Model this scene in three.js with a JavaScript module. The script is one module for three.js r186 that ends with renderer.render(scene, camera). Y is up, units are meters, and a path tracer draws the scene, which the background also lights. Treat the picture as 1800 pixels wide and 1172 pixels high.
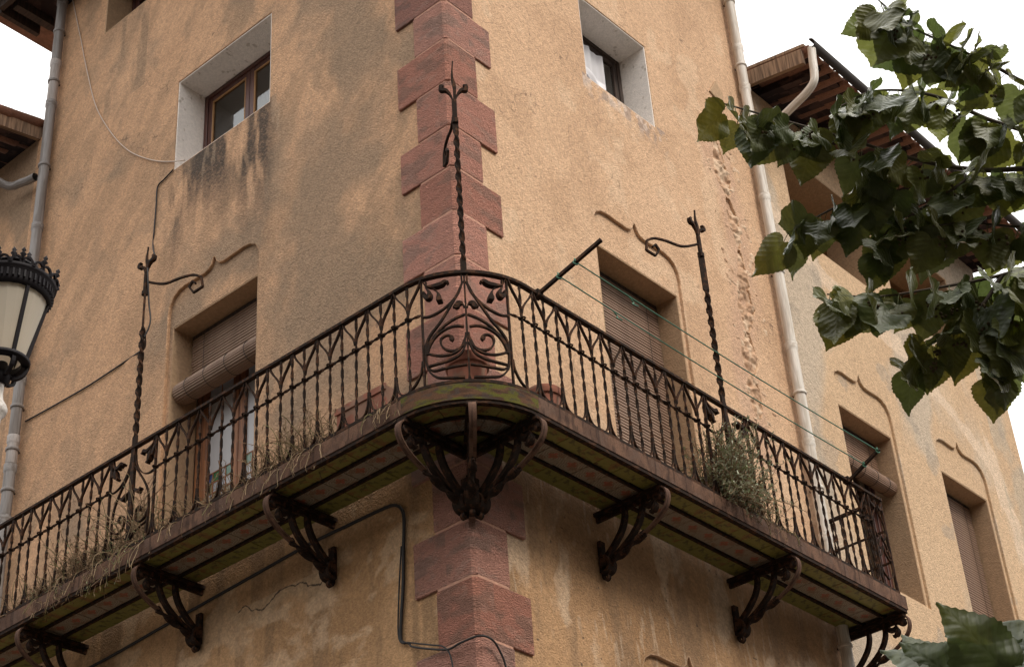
import * as THREE from 'three';
import { mergeGeometries } from 'three/addons/utils/BufferGeometryUtils.js';

// ---------------------------------------------------------------- camera, sky, sun, exposure
const scene = new THREE.Scene();
const camera = new THREE.PerspectiveCamera(21.634, 1800 / 1172, 0.1, 400);
camera.position.set(-8.1066, -6.2123, 7.1584);
camera.up.set(-0.3799, 0.83015, 0.40807);
camera.lookAt(-8.1066 + 0.64268, -6.2123 + 0.55416, 7.1584 - 0.52903);
scene.add(camera);
const renderer = new THREE.WebGLRenderer({ antialias: true });
renderer.toneMapping = THREE.LinearToneMapping;
renderer.toneMappingExposure = 1.42;
renderer.shadowMap.enabled = true;
const sky = (() => {                                   // overcast sky, three times as bright at the zenith as at the horizon
  const W = 64, H = 64, d = new Float32Array(W * H * 4);
  for (let j = 0; j < H; j++) for (let i = 0; i < W; i++) {
    const el = ((j + 0.5) / H - 0.5) * Math.PI, s = Math.max(0, Math.sin(el));
    const l = el < 0 ? 0.25 : 1.8 * (1 + 2 * s) / 3, k = (j * W + i) * 4;
    d[k] = l * 1.0; d[k + 1] = l * 0.985; d[k + 2] = l * 0.97; d[k + 3] = 1;
  }
  const t = new THREE.DataTexture(d, W, H, THREE.RGBAFormat, THREE.FloatType);
  t.mapping = THREE.EquirectangularReflectionMapping; t.magFilter = THREE.LinearFilter; t.minFilter = THREE.LinearFilter; t.needsUpdate = true;
  return t;
})();
scene.background = sky; scene.environment = sky;
const sun = new THREE.DirectionalLight(new THREE.Color(1, 0.93, 0.82), 1.5);
sun.position.set(-1, 24, 21); sun.target.position.set(0, 2, 0);
sun.castShadow = true; sun.shadow.radius = 30; sun.shadow.mapSize.set(2048, 2048);
Object.assign(sun.shadow.camera, { left: -16, right: 16, top: 16, bottom: -16, near: 1, far: 70 });
scene.add(sun, sun.target);

// ---------------------------------------------------------------- helpers
let seed = 7;
const rnd = () => { seed = (seed + 0x6d2b79f5) | 0; let t = Math.imul(seed ^ (seed >>> 15), 1 | seed); t = (t + Math.imul(t ^ (t >>> 7), 61 | t)) ^ t; return ((t ^ (t >>> 14)) >>> 0) / 4294967296; };
const rr = (a, b) => a + (b - a) * rnd();
const V = (x, y, z) => new THREE.Vector3(x, y, z);
const PI = Math.PI;
const LAT = new Float32Array(65536); for (let i = 0; i < 65536; i++) LAT[i] = rnd();
function vn(x, y) {
  const xi = Math.floor(x), yi = Math.floor(y); let fx = x - xi, fy = y - yi; fx = fx * fx * (3 - 2 * fx); fy = fy * fy * (3 - 2 * fy);
  const a = xi & 255, b = (xi + 1) & 255, c = (yi & 255) << 8, d = ((yi + 1) & 255) << 8;
  const p = LAT[a + c], q = LAT[b + c], r = LAT[a + d], s = LAT[b + d];
  return p + (q - p) * fx + (r - p + (p - q - r + s) * fx) * fy;
}
function fbm(x, y, o = 4) { let s = 0, a = 0.5, t = 0; for (let i = 0; i < o; i++) { s += a * vn(x, y); t += a; a *= 0.5; x = x * 2.03 + 17.3; y = y * 2.03 + 9.1; } return s / t; }
const ss = (a, b, x) => { const t = Math.min(1, Math.max(0, (x - a) / (b - a))); return t * t * (3 - 2 * t); };
const mix = (a, b, t) => [a[0] + (b[0] - a[0]) * t, a[1] + (b[1] - a[1]) * t, a[2] + (b[2] - a[2]) * t];
const enc = (v) => { v = Math.min(1, Math.max(0, v)); return 255 * (v <= 0.0031308 ? 12.92 * v : 1.055 * Math.pow(v, 1 / 2.4) - 0.055); };
function colourTex(w, h, fn) {                          // fn(i / w, j / h) gives a linear colour
  const d = new Uint8Array(w * h * 4);
  for (let j = 0; j < h; j++) for (let i = 0; i < w; i++) { const c = fn(i / w, j / h), k = (j * w + i) * 4; d[k] = enc(c[0]); d[k + 1] = enc(c[1]); d[k + 2] = enc(c[2]); d[k + 3] = 255; }
  return finish(new THREE.DataTexture(d, w, h), true);
}
function greyTex(w, h, fn) {
  const d = new Uint8Array(w * h * 4);
  for (let j = 0; j < h; j++) for (let i = 0; i < w; i++) { const v = 255 * Math.min(1, Math.max(0, fn(i / w, j / h))), k = (j * w + i) * 4; d[k] = d[k + 1] = d[k + 2] = v; d[k + 3] = 255; }
  return finish(new THREE.DataTexture(d, w, h), false);
}
function finish(t, srgb) {
  if (srgb) t.colorSpace = THREE.SRGBColorSpace;
  t.wrapS = t.wrapT = THREE.RepeatWrapping; t.magFilter = THREE.LinearFilter; t.minFilter = THREE.LinearFilter; t.needsUpdate = true; return t;
}
const per = (t, w, h = w) => { const c = t.clone(); c.repeat.set(1 / w, 1 / h); c.needsUpdate = true; return c; };
const lin = (r, g, b) => new THREE.Color().setRGB(r, g, b);
const mat = (r, g, b, rough = 0.85, extra = {}) => new THREE.MeshStandardMaterial({ color: lin(r, g, b), roughness: rough, ...extra });
const names = {};
const numbered = (n) => { const k = names[n] = (names[n] ?? -1) + 1; return k ? n + '_' + String(k).padStart(3, '0') : n; };
function thing(name, label, category, group, pos) {
  const o = new THREE.Group(); o.name = numbered(name); o.userData = { label, category }; if (group) o.userData.group = group;
  if (pos) o.position.set(...pos); scene.add(o); return o;
}
function part(parent, name, geo, m, pos, rotY) {
  const o = new THREE.Mesh(geo, m); o.name = name; o.castShadow = o.receiveShadow = true;
  if (pos) o.position.set(...pos); if (rotY) o.rotation.y = rotY; parent.add(o); return o;
}
function sub(parent, name, pos, rotY) { const o = new THREE.Group(); o.name = name; if (pos) o.position.set(...pos); if (rotY) o.rotation.y = rotY; parent.add(o); return o; }
const stuff = (o) => { o.userData.kind = 'stuff'; return o; };
const merge = (list) => mergeGeometries(list.map((g) => { const n = g.index ? g.toNonIndexed() : g; for (const k of Object.keys(n.attributes)) if (!['position', 'normal', 'uv'].includes(k)) n.deleteAttribute(k); return n; }));
function boxUV(g) {                                     // uv in metres from the dominant axis of each face
  if (g.index) g = g.toNonIndexed();
  const p = g.attributes.position, n = g.attributes.normal, uv = new Float32Array(p.count * 2);
  for (let i = 0; i < p.count; i++) {
    const ax = Math.abs(n.getX(i)), ay = Math.abs(n.getY(i)), az = Math.abs(n.getZ(i));
    let u, v; if (az >= ax && az >= ay) { u = p.getX(i); v = p.getY(i); } else if (ax >= ay) { u = p.getZ(i); v = p.getY(i); } else { u = p.getX(i); v = p.getZ(i); }
    uv[2 * i] = u; uv[2 * i + 1] = v;
  }
  g.setAttribute('uv', new THREE.BufferAttribute(uv, 2)); return g;
}
const box = (x0, x1, y0, y1, z0, z1) => { const g = new THREE.BoxGeometry(x1 - x0, y1 - y0, z1 - z0); g.translate((x0 + x1) / 2, (y0 + y1) / 2, (z0 + z1) / 2); return boxUV(g); };
function chamferBox(x0, x1, y0, y1, z0, z1, b = 0.006) {
  const s = new THREE.Shape(); s.moveTo(x0 + b, y0 + b); s.lineTo(x1 - b, y0 + b); s.lineTo(x1 - b, y1 - b); s.lineTo(x0 + b, y1 - b);
  const g = new THREE.ExtrudeGeometry(s, { depth: z1 - z0 - 2 * b, bevelEnabled: true, bevelThickness: b, bevelSize: b, bevelSegments: 1 }); g.translate(0, 0, z0 + b); return boxUV(g);
}
const tube = (pts, r, seg = 24, rad = 6, tension = 0.5) => new THREE.TubeGeometry(new THREE.CatmullRomCurve3(pts.map((p) => (Array.isArray(p) ? V(...p) : p)), false, 'catmullrom', tension), seg, r, rad);
const lathe = (prof, seg = 20) => new THREE.LatheGeometry(prof.map(([r, y]) => new THREE.Vector2(r, y)), seg);
function smooth2(pts, n) { const c = new THREE.CatmullRomCurve3(pts.map(([a, b]) => V(a, b, 0)), false, 'centripetal'); return c.getPoints(n).map((p) => [p.x, p.y]); }
// flat iron bar bent along a 2-D curve: t thick in the plane, w wide across it (z from -w/2 to w/2)
function strap(pts, t, w, n = 20, taper) {
  const c = pts.length > 2 ? smooth2(pts, n) : pts, N = c.length, pos = [], idx = [];
  for (let i = 0; i < N; i++) {
    const a = c[Math.max(0, i - 1)], b = c[Math.min(N - 1, i + 1)]; let dx = b[0] - a[0], dy = b[1] - a[1]; const l = Math.hypot(dx, dy) || 1; dx /= l; dy /= l;
    const k = taper ? taper(i / (N - 1)) : 1, h = t * k / 2, q = w * (taper ? Math.sqrt(k) : 1) / 2;
    pos.push(c[i][0] - dy * h, c[i][1] + dx * h, -q, c[i][0] - dy * h, c[i][1] + dx * h, q, c[i][0] + dy * h, c[i][1] - dx * h, q, c[i][0] + dy * h, c[i][1] - dx * h, -q);
    if (i) for (let k2 = 0; k2 < 4; k2++) { const A = (i - 1) * 4 + k2, B = (i - 1) * 4 + (k2 + 1) % 4, C = A + 4, D = B + 4; idx.push(A, B, D, A, D, C); }
  }
  const e = (N - 1) * 4; idx.push(0, 2, 1, 0, 3, 2, e, e + 1, e + 2, e, e + 2, e + 3);
  const g = new THREE.BufferGeometry(); g.setAttribute('position', new THREE.Float32BufferAttribute(pos, 3)); g.setIndex(idx);
  const f = g.toNonIndexed(); f.computeVertexNormals(); return boxUV(f);
}
// straight bar of section a x b from y0 to y1, twisted between ya and yb
function twist(y0, y1, a, b, turns, ya = y0, yb = y1, seg = 28) {
  const pos = [], idx = []; const ys = [y0]; if (ya > y0) ys.push(ya); for (let i = 1; i <= seg; i++) ys.push(ya + (yb - ya) * i / seg); if (yb < y1) ys.push(y1);
  ys.forEach((y, i) => {
    const th = turns * 2 * PI * Math.min(1, Math.max(0, (y - ya) / (yb - ya))), c = Math.cos(th), s = Math.sin(th);
    for (const [u, v] of [[-a, -b], [a, -b], [a, b], [-a, b]]) pos.push((u * c - v * s) / 2, y, (u * s + v * c) / 2);
    if (i) for (let k = 0; k < 4; k++) { const A = (i - 1) * 4 + k, B = (i - 1) * 4 + (k + 1) % 4; idx.push(A, A + 4, B, B, A + 4, B + 4); }
  });
  const e = (ys.length - 1) * 4; idx.push(0, 1, 2, 0, 2, 3, e, e + 2, e + 1, e, e + 3, e + 2);
  const g = new THREE.BufferGeometry(); g.setAttribute('position', new THREE.Float32BufferAttribute(pos, 3)); g.setIndex(idx);
  const f = g.toNonIndexed(); f.computeVertexNormals(); return boxUV(f);
}
const shift = (g, x, y, z) => { g.translate(x, y, z); return g; };
const LEFT = -PI / 2;                                   // the left facade: local x is world z, local z points out of the wall (world -x)

// ---------------------------------------------------------------- materials
const grainTex = greyTex(512, 512, (u, v) => { const x = u * 256, y = v * 256; return 0.55 * vn(x, y) + 0.3 * vn(x * 0.5, y * 0.5) + 0.25 * LAT[((x * 2) & 255) + (((y * 2) & 255) << 8)] - 0.05; });
const undTex = greyTex(512, 512, (u, v) => { const x = u * 32, y = v * 32; return 0.5 * vn(x & 255, y) * 0 + (0.6 * vn(u * 64, v * 64) + 0.4 * LAT[((u * 256) & 255) + (((v * 256) & 255) << 8)]) * 0.35 + 0.65 * vn(u * 256, v * 256); });
const PXM = 190;
function wallMat(u0, y0, w, h, fn) {                    // colour over a whole facade, u and y in metres
  const t = colourTex(Math.round(w * PXM), Math.round(h * PXM), (a, b) => fn(u0 + a * w, y0 + b * h));
  t.repeat.set(1 / w, 1 / h); t.offset.set(-u0 / w, -y0 / h);
  return new THREE.MeshStandardMaterial({ map: t, roughness: 0.95, bumpMap: per(grainTex, 1.7), bumpScale: 0.009 });
}
const speck = (u, y) => 0.70 + 0.60 * (0.6 * vn(u * 90, y * 90) + 0.4 * vn(u * 41 + 5, y * 41));
const crackle = (c, u, y) => { const m = fbm(u * 0.9 + 80, y * 0.9 + 3, 3); if (m < 0.56 || y < 0.1) return c; const r = Math.abs(fbm(u * 1.6 + 11, y * 1.6 + 90, 5) - 0.5); return mix(c, [0.16, 0.10, 0.06], 0.7 * ss(0.0035, 0.0012, r) * ss(0.56, 0.6, m)); };   // hairline cracks
// weathered ochre render of the left face
const crackL = [[-0.37, -2.48], [-0.36, -2.4], [-0.47, -2.21], [-0.42, -2.12], [-0.36, -1.98], [-0.37, -1.87], [-0.41, -1.72], [-0.47, -1.62], [-0.48, -1.53], [-0.43, -1.49], [-0.37, -1.48]];
const segDist = (x, y, pts) => { let m = 9; for (let i = 0; i + 1 < pts.length; i++) { const [ay, ax] = pts[i], [by, bx] = pts[i + 1], dx = bx - ax, dy = by - ay, t = Math.min(1, Math.max(0, ((x - ax) * dx + (y - ay) * dy) / (dx * dx + dy * dy))); m = Math.min(m, Math.hypot(x - ax - t * dx, y - ay - t * dy)); } return m; };
const plasterLeft = wallMat(-6.1, -2, 6.2, 10.6, (u, y) => {
  const wx = u + 0.35 * (fbm(u * 1.5 + 3, y * 1.5, 4) - 0.5), wy = y + 0.35 * (fbm(u * 1.5 + 40, y * 1.5 + 11, 4) - 0.5);
  let c = mix([0.485, 0.280, 0.148], [0.575, 0.345, 0.190], fbm(wx * 1.3, wy * 1.3, 5));
  const sweep = fbm((wx * 0.6 + wy * 0.8) * 1.3 + 9, (wy * 0.6 - wx * 0.8) * 5.5, 5);              // trowel sweeps that hold dirt
  c = mix(c, [0.33, 0.205, 0.112], 0.5 * ss(0.42, 0.70, sweep));
  const grime = fbm(wx * 1.9 + 70, wy * 1.5, 6) + 0.15 * ss(-3.2, -0.9, u + 1.2 * (fbm(u * 0.8, y * 0.8 + 4, 3) - 0.5)) * ss(0.8, 2.4, y + 0.8 * (fbm(u * 1.1, 7, 3) - 0.5)) - 0.07 - 0.09 * ss(-2.9, -4.0, u + 0.7 * (fbm(u * 1.2, y * 1.2 + 20, 3) - 0.5));
  c = mix(c, [0.255, 0.178, 0.110], 0.75 * ss(0.38, 0.66, grime));
  c = mix(c, [0.24, 0.165, 0.10], 0.35 * ss(0.54, 0.74, fbm(wx * 4 + 4, wy * 2.6 + 33, 6)));
  if (u > -3.78 && u < -2.05 && y < 4.75 && y > 3.0) {                                              // run-off stains under the upper window sill
    const run = fbm(u * 5.5 + 0.5 * fbm(u * 3, y * 3, 3), y * 1.1 + 5, 5) + 0.12 * (vn(u * 26, y * 3) - 0.5), len = 0.35 + 1.5 * fbm(u * 4 + 20, 3, 3);
    const d = (4.72 - y) / len, k = ss(1.25, 0.2, d) * ss(0.3, 0.56, run) * ss(-3.78, -3.55, u) * ss(-2.05, -2.3, u);
    c = mix(c, [0.042, 0.031, 0.023], Math.min(0.92, 1.15 * k * (0.5 + 0.55 * fbm(u * 40, y * 40, 3))));
    c = mix(c, [0.46, 0.33, 0.21], 0.3 * ss(1.0, 0.2, d) * ss(0.62, 0.74, fbm(u * 12 + 9, y * 2.2, 4)));
  }
  if (u < -4.2 && y > 6.2 && y < 7.44) c = mix(c, [0.22, 0.15, 0.09], 0.6 * ss(0.5, 0.66, fbm(u * 6, y * 0.7, 4)) * ss(-5.2, -5.0, u));
  if (y < 0.1) {                                                                                      // stained and mended coat; base tone darkened to paint in shade below the balcony
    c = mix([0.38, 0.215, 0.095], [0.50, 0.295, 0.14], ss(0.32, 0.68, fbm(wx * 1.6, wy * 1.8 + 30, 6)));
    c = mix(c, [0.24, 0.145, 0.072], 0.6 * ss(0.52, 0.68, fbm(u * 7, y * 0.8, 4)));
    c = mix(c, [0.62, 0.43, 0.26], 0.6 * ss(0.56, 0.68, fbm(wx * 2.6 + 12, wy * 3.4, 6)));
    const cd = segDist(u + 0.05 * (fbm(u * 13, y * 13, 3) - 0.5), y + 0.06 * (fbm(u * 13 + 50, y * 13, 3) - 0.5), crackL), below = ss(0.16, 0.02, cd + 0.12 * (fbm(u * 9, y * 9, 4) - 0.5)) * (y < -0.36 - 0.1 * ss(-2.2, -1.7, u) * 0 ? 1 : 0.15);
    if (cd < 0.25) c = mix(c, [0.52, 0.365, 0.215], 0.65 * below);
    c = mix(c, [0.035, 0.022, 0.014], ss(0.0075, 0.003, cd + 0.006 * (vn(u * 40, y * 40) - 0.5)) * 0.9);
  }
  c = crackle(c, u, y); const s = speck(u, y); return [c[0] * s, c[1] * s, c[2] * s * 1.05];
});
const plasterRight = wallMat(-0.05, -2, 5.0, 10.6, (u, y) => {
  const wx = u + 0.3 * (fbm(u * 2 + 3, y * 2, 4) - 0.5), wy = y + 0.3 * (fbm(u * 2 + 40, y * 2 + 11, 4) - 0.5);
  let c = mix([0.515, 0.325, 0.178], [0.60, 0.40, 0.232], fbm(wx * 1.3, wy * 1.3, 6));
  c = mix(c, [0.455, 0.285, 0.155], 0.55 * ss(0.48, 0.68, fbm(wx * 2.2 + 20, wy * 1.9, 6)));
  c = mix(c, [0.63, 0.45, 0.275], 0.5 * ss(0.58, 0.7, fbm(wx * 3.1 + 60, wy * 2.3 + 8, 5)));
  c = mix(c, [0.27, 0.17, 0.095], 0.6 * ss(0.90, 0.95, vn(u * 31 + 3, y * 27)) * ss(0.48, 0.6, fbm(u * 3 + 8, y * 3, 3)));
  if (u > 1.9 && u < 3.2 && y < 4.85 && y > 4.1) { c = mix(c, [0.31, 0.235, 0.18], 0.75 * ss(0.46, 0.62, fbm(u * 9, y * 7, 5)) * ss(4.62, 4.82, y + 0.2 * vn(u * 8, 2))); c = mix(c, [0.66, 0.53, 0.40], 0.6 * ss(0.55, 0.64, fbm(u * 13 + 3, y * 10, 4)) * ss(4.55, 4.8, y)); }
  const f = fbm(u * 4 + 50, y * 1.3, 4), near = Math.abs(u - 4.15 - 0.1 * Math.sin(y * 2)); if (near < 0.32 && y > 1.4 && y < 5.3) c = mix(c, [0.48, 0.30, 0.19], 0.6 * ss(0.32, 0.1, near + 0.3 * (f - 0.5)));
  if (y < 0.1) {  // lower coat: stains, plus a base darkened to deepen the shade under the slab
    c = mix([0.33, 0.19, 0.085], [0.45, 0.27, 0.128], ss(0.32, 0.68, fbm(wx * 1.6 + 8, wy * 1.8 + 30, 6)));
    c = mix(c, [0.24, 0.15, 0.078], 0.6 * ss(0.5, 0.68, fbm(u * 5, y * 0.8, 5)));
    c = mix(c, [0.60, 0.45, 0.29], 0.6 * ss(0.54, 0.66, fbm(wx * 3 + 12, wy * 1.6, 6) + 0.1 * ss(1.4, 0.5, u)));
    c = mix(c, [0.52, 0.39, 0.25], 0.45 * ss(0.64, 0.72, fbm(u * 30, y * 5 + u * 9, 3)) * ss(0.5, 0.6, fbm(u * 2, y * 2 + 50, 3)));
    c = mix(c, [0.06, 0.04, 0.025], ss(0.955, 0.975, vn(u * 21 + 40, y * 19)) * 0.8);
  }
  c = crackle(c, u, y); const s = speck(u, y); return [c[0] * s * 1.015, c[1] * s * 0.995, c[2] * s * 1.07];
});
const plasterWing = wallMat(4.8, -2, 5.4, 8.8, (u, y) => {
  const wx = u + 0.3 * fbm(u * 2 + 3, y * 2, 3), wy = y + 0.3 * fbm(u * 2 + 40, y * 2 + 11, 3);
  let c = mix([0.50, 0.33, 0.195], [0.585, 0.405, 0.25], fbm(wx * 1.2, wy * 1.2, 5));
  c = mix(c, [0.47, 0.385, 0.295], 0.8 * ss(0.47, 0.62, fbm(wx * 0.9 + 31, wy * 0.5 + 4, 4) + 0.22 * ss(5.9, 5.0, u)));
  // pale mended strip that climbs over the window heads
  const py = u < 6 ? 4.9 - (u - 5.1) * 0.55 : u < 7.6 ? 4.4 - (u - 6) * 0.13 : u < 9.2 ? 4.2 - (u - 7.6) * 0.55 : 3.3 - (u - 9.2) * 4;
  const dd = Math.abs(y - py) / (u > 9.1 ? 1.1 : 0.24) + 0.9 * (fbm(u * 4, y * 4 + 60, 4) - 0.5); c = mix(c, [0.66, 0.50, 0.36], 0.75 * ss(0.66, 0.38, dd));
  if (u > 9.35) c = mix(c, [0.42, 0.34, 0.25], 0.7 * ss(0.4, 0.55, fbm(u * 2 + 5, y * 1.5, 4)));
  c = mix(c, [0.33, 0.27, 0.21], 0.5 * ss(0.66, 0.72, fbm(u * 2.5 + 14, y * 2.5, 4)));
  const s = speck(u, y); return [c[0] * s, c[1] * s, c[2] * s];
});
const plainPlaster = colourTex(512, 512, (u, v) => { const q = 0.78 + 0.44 * fbm(u * 64, v * 64, 5); return [0.41 * q, 0.268 * q, 0.158 * q]; });
const plasterJamb = new THREE.MeshStandardMaterial({ map: per(plainPlaster, 1.4), roughness: 0.95, bumpMap: per(grainTex, 1.7), bumpScale: 0.005 });
const whiteTex = colourTex(512, 512, (u, v) => { const q = 0.82 + 0.3 * fbm(u * 64, v * 64, 5), k = 0.7 * ss(0.72, 0.78, fbm(u * 26 + 9, v * 18, 5)); const c = mix([0.85, 0.775, 0.71], [0.50, 0.42, 0.34], k); return [c[0] * q, c[1] * q, c[2] * q]; });
const whitewash = new THREE.MeshStandardMaterial({ map: per(whiteTex, 1.2), roughness: 0.92, bumpMap: per(grainTex, 1.1), bumpScale: 0.004 });
const stoneBump = greyTex(512, 512, (u, v) => 0.45 * vn(u * 128, v * 256) + 0.35 * vn(u * 64 + 3, v * 128) + 0.3 * vn(u * 256, v * 256));
const stoneTexs = [[0.45, 0.197, 0.138], [0.47, 0.215, 0.152], [0.39, 0.17, 0.12]].map((b, k) => colourTex(512, 512, (u, v) => {
  const q = 0.68 + 0.36 * fbm(u * 16 + k * 9, v * 32, 5) + 0.28 * vn(u * 256, v * 256); let c = mix(b, [b[0] * 0.7, b[1] * 0.82, b[2] * 0.85], ss(0.5, 0.7, fbm(u * 6 + 4, v * 8 + k * 7, 5)));
  c = mix(c, [0.40, 0.22, 0.165], 0.5 * ss(0.62, 0.7, fbm(u * 9 + 30, v * 14 + k, 4))); return [c[0] * q, c[1] * q, c[2] * q]; }));
const stoneMats = [0, 1, 2, 0, 1, 2, 0].map((k, i) => [stoneTexs[k], [[1, 1, 1], [0.86, 0.9, 0.95], [1.08, 1.04, 1.0], [0.9, 0.86, 0.85], [1.1, 1.12, 1.15], [0.8, 0.82, 0.86], [1.0, 1.1, 1.15]][i]]).map(([t, c]) => new THREE.MeshStandardMaterial({ map: per(t, 1.15, 0.9), color: lin(...c), roughness: 0.93, bumpMap: per(stoneBump, 0.9, 0.7), bumpScale: 0.03 }));
const mortarTex = colourTex(256, 256, (u, v) => { const q = 0.75 + 0.5 * fbm(u * 32, v * 32, 5); return [0.49 * q, 0.265 * q, 0.185 * q]; });
const mortar = new THREE.MeshStandardMaterial({ map: per(mortarTex, 0.6), roughness: 0.95 });
const ironTex = colourTex(256, 256, (u, v) => { const r = ss(0.48, 0.68, fbm(u * 16, v * 16, 5)); const c = mix([0.027, 0.018, 0.014], [0.078, 0.038, 0.022], r), q = 0.75 + 0.5 * vn(u * 128, v * 128); return [c[0] * q, c[1] * q, c[2] * q]; });
const iron = new THREE.MeshPhysicalMaterial({ map: per(ironTex, 0.5), roughness: 0.85, specularIntensity: 0.16, bumpMap: per(grainTex, 0.8), bumpScale: 0.001 });
const rustTex = colourTex(1024, 256, (u, v) => {
  const r = fbm(u * 24, v * 6, 5); let c = mix([0.098, 0.054, 0.037], [0.155, 0.085, 0.055], ss(0.35, 0.65, r));
  c = mix(c, [0.125, 0.078, 0.058], 0.6 * ss(0.55, 0.68, fbm(u * 40 + 3, v * 5 + 9, 4))); c = mix(c, [0.035, 0.02, 0.015], 0.6 * ss(0.58, 0.7, fbm(u * 90, v * 4 + 20, 4)));
  const q = 0.8 + 0.4 * vn(u * 256 * 2, v * 128); return [c[0] * q, c[1] * q, c[2] * q]; });
const rustIron = new THREE.MeshPhysicalMaterial({ map: per(rustTex, 2.6, 0.65), roughness: 0.85, specularIntensity: 0.25, bumpMap: per(grainTex, 0.8), bumpScale: 0.002 });
const mossTex = colourTex(1024, 256, (u, v) => {        // the corner plate: rust under patches of moss
  const r = fbm(u * 10, v * 6, 5); let c = mix([0.075, 0.042, 0.028], [0.13, 0.068, 0.040], ss(0.35, 0.65, r));
  c = mix(c, [0.115, 0.115, 0.022], 0.8 * ss(0.44, 0.60, fbm(u * 9 + 4, v * 3.5 + 2, 5) + 0.16 * ss(0.35, 0.7, v) * (0.3 + u) - 0.08)); c = mix(c, [0.07, 0.055, 0.05], 0.6 * ss(0.58, 0.68, fbm(u * 22, v * 5 + 20, 4)));
  const q = 0.75 + 0.5 * vn(u * 256, v * 64); return [c[0] * q, c[1] * q, c[2] * q]; });
const mossIron = new THREE.MeshPhysicalMaterial({ map: mossTex, roughness: 0.9, specularIntensity: 0.2, bumpMap: per(grainTex, 0.2), bumpScale: 0.002 });
const woodTex = (a, b) => colourTex(256, 512, (u, v) => { const g = fbm(u * 40 + 2 * fbm(u * 4, v * 3, 3), v * 3, 4); const c = mix(a, b, ss(0.3, 0.7, g)), q = 0.8 + 0.4 * vn(u * 200, v * 12); return [c[0] * q, c[1] * q, c[2] * q]; });
const maroonWood = new THREE.MeshStandardMaterial({ map: per(woodTex([0.055, 0.018, 0.014], [0.095, 0.03, 0.02]), 0.5, 1.5), roughness: 0.5 });
const orangeWood = new THREE.MeshStandardMaterial({ map: per(woodTex([0.17, 0.065, 0.028], [0.30, 0.12, 0.045]), 0.5, 1.5), roughness: 0.6 });
const eaveWood = new THREE.MeshStandardMaterial({ map: per(colourTex(256, 256, (u, v) => { const k = ss(0.55, 0.64, fbm(u * 7, v * 7, 5)), q = 0.75 + 0.5 * vn(u * 200, v * 10); const c = mix([0.022, 0.009, 0.008], [0.10, 0.052, 0.042], 0.55 * k); return [c[0] * q, c[1] * q, c[2] * q]; }), 1.1, 1.1), roughness: 0.9 });
const greyWood = new THREE.MeshStandardMaterial({ map: per(woodTex([0.15, 0.095, 0.062], [0.34, 0.22, 0.14]), 0.6, 1.2), roughness: 0.9 });
const darkWood = new THREE.MeshStandardMaterial({ map: per(woodTex([0.028, 0.018, 0.014], [0.06, 0.036, 0.026]), 0.6, 2), roughness: 0.85 });
const blindMats = [[[0.22, 0.135, 0.092], [0.33, 0.215, 0.15]], [[0.20, 0.115, 0.07], [0.31, 0.185, 0.12]]].map(([a, b]) => new THREE.MeshStandardMaterial({ map: per(woodTex(a, b), 0.9, 0.35), roughness: 0.6 }));
const goldBead = mat(0.36, 0.19, 0.075, 0.55);
const glass = new THREE.MeshPhysicalMaterial({ color: lin(0.9, 0.92, 0.92), roughness: 0.03, transmission: 1, thickness: 0, ior: 1.5 });
const cloth = new THREE.MeshPhysicalMaterial({ color: lin(0.72, 0.70, 0.72), roughness: 1, transmission: 0.25, thickness: 0, side: THREE.DoubleSide });
const roomDark = mat(0.42, 0.36, 0.30, 0.95);
const clayTex = colourTex(256, 256, (u, v) => { const q = 0.75 + 0.5 * fbm(u * 16, v * 16, 5); return mix([0.33 * q, 0.125 * q, 0.078 * q], [0.30 * q, 0.165 * q, 0.11 * q], ss(0.55, 0.7, fbm(u * 8 + 7, v * 8, 4))); });
const clay = new THREE.MeshStandardMaterial({ map: clayTex, roughness: 0.9 });
const soil = mat(0.045, 0.03, 0.02, 1);
const pipeTex = (a, b, s) => colourTex(128, 512, (u, v) => { const k = ss(0.45, 0.65, fbm(u * 8 + s, v * 24, 5)); const c = mix(a, b, k), q = 0.85 + 0.3 * vn(u * 64, v * 200); return [c[0] * q, c[1] * q, c[2] * q]; });
const greyPipe = new THREE.MeshStandardMaterial({ map: pipeTex([0.27, 0.25, 0.24], [0.19, 0.165, 0.15], 3), roughness: 0.7 });
const palePipe = new THREE.MeshStandardMaterial({ map: pipeTex([0.42, 0.38, 0.36], [0.32, 0.28, 0.255], 8), roughness: 0.7 });
const creamPipe = new THREE.MeshStandardMaterial({ map: pipeTex([0.66, 0.60, 0.53], [0.52, 0.45, 0.375], 5), roughness: 0.6 });
const cableBlack = mat(0.022, 0.018, 0.017, 0.7), cableWhite = mat(0.55, 0.44, 0.36, 0.7), lineGreen = mat(0.06, 0.19, 0.125, 0.6);
const concrete = new THREE.MeshStandardMaterial({ map: per(colourTex(256, 256, (u, v) => { const q = 0.7 + 0.6 * fbm(u * 32, v * 32, 5); return [0.16 * q, 0.13 * q, 0.10 * q]; }), 1), roughness: 0.95 });
const roofTile = new THREE.MeshStandardMaterial({ map: per(colourTex(256, 256, (u, v) => { const q = 0.6 + 0.7 * fbm(u * 24, v * 24, 5); return [0.24 * q, 0.12 * q, 0.08 * q]; }), 0.8), roughness: 0.95 });

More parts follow.
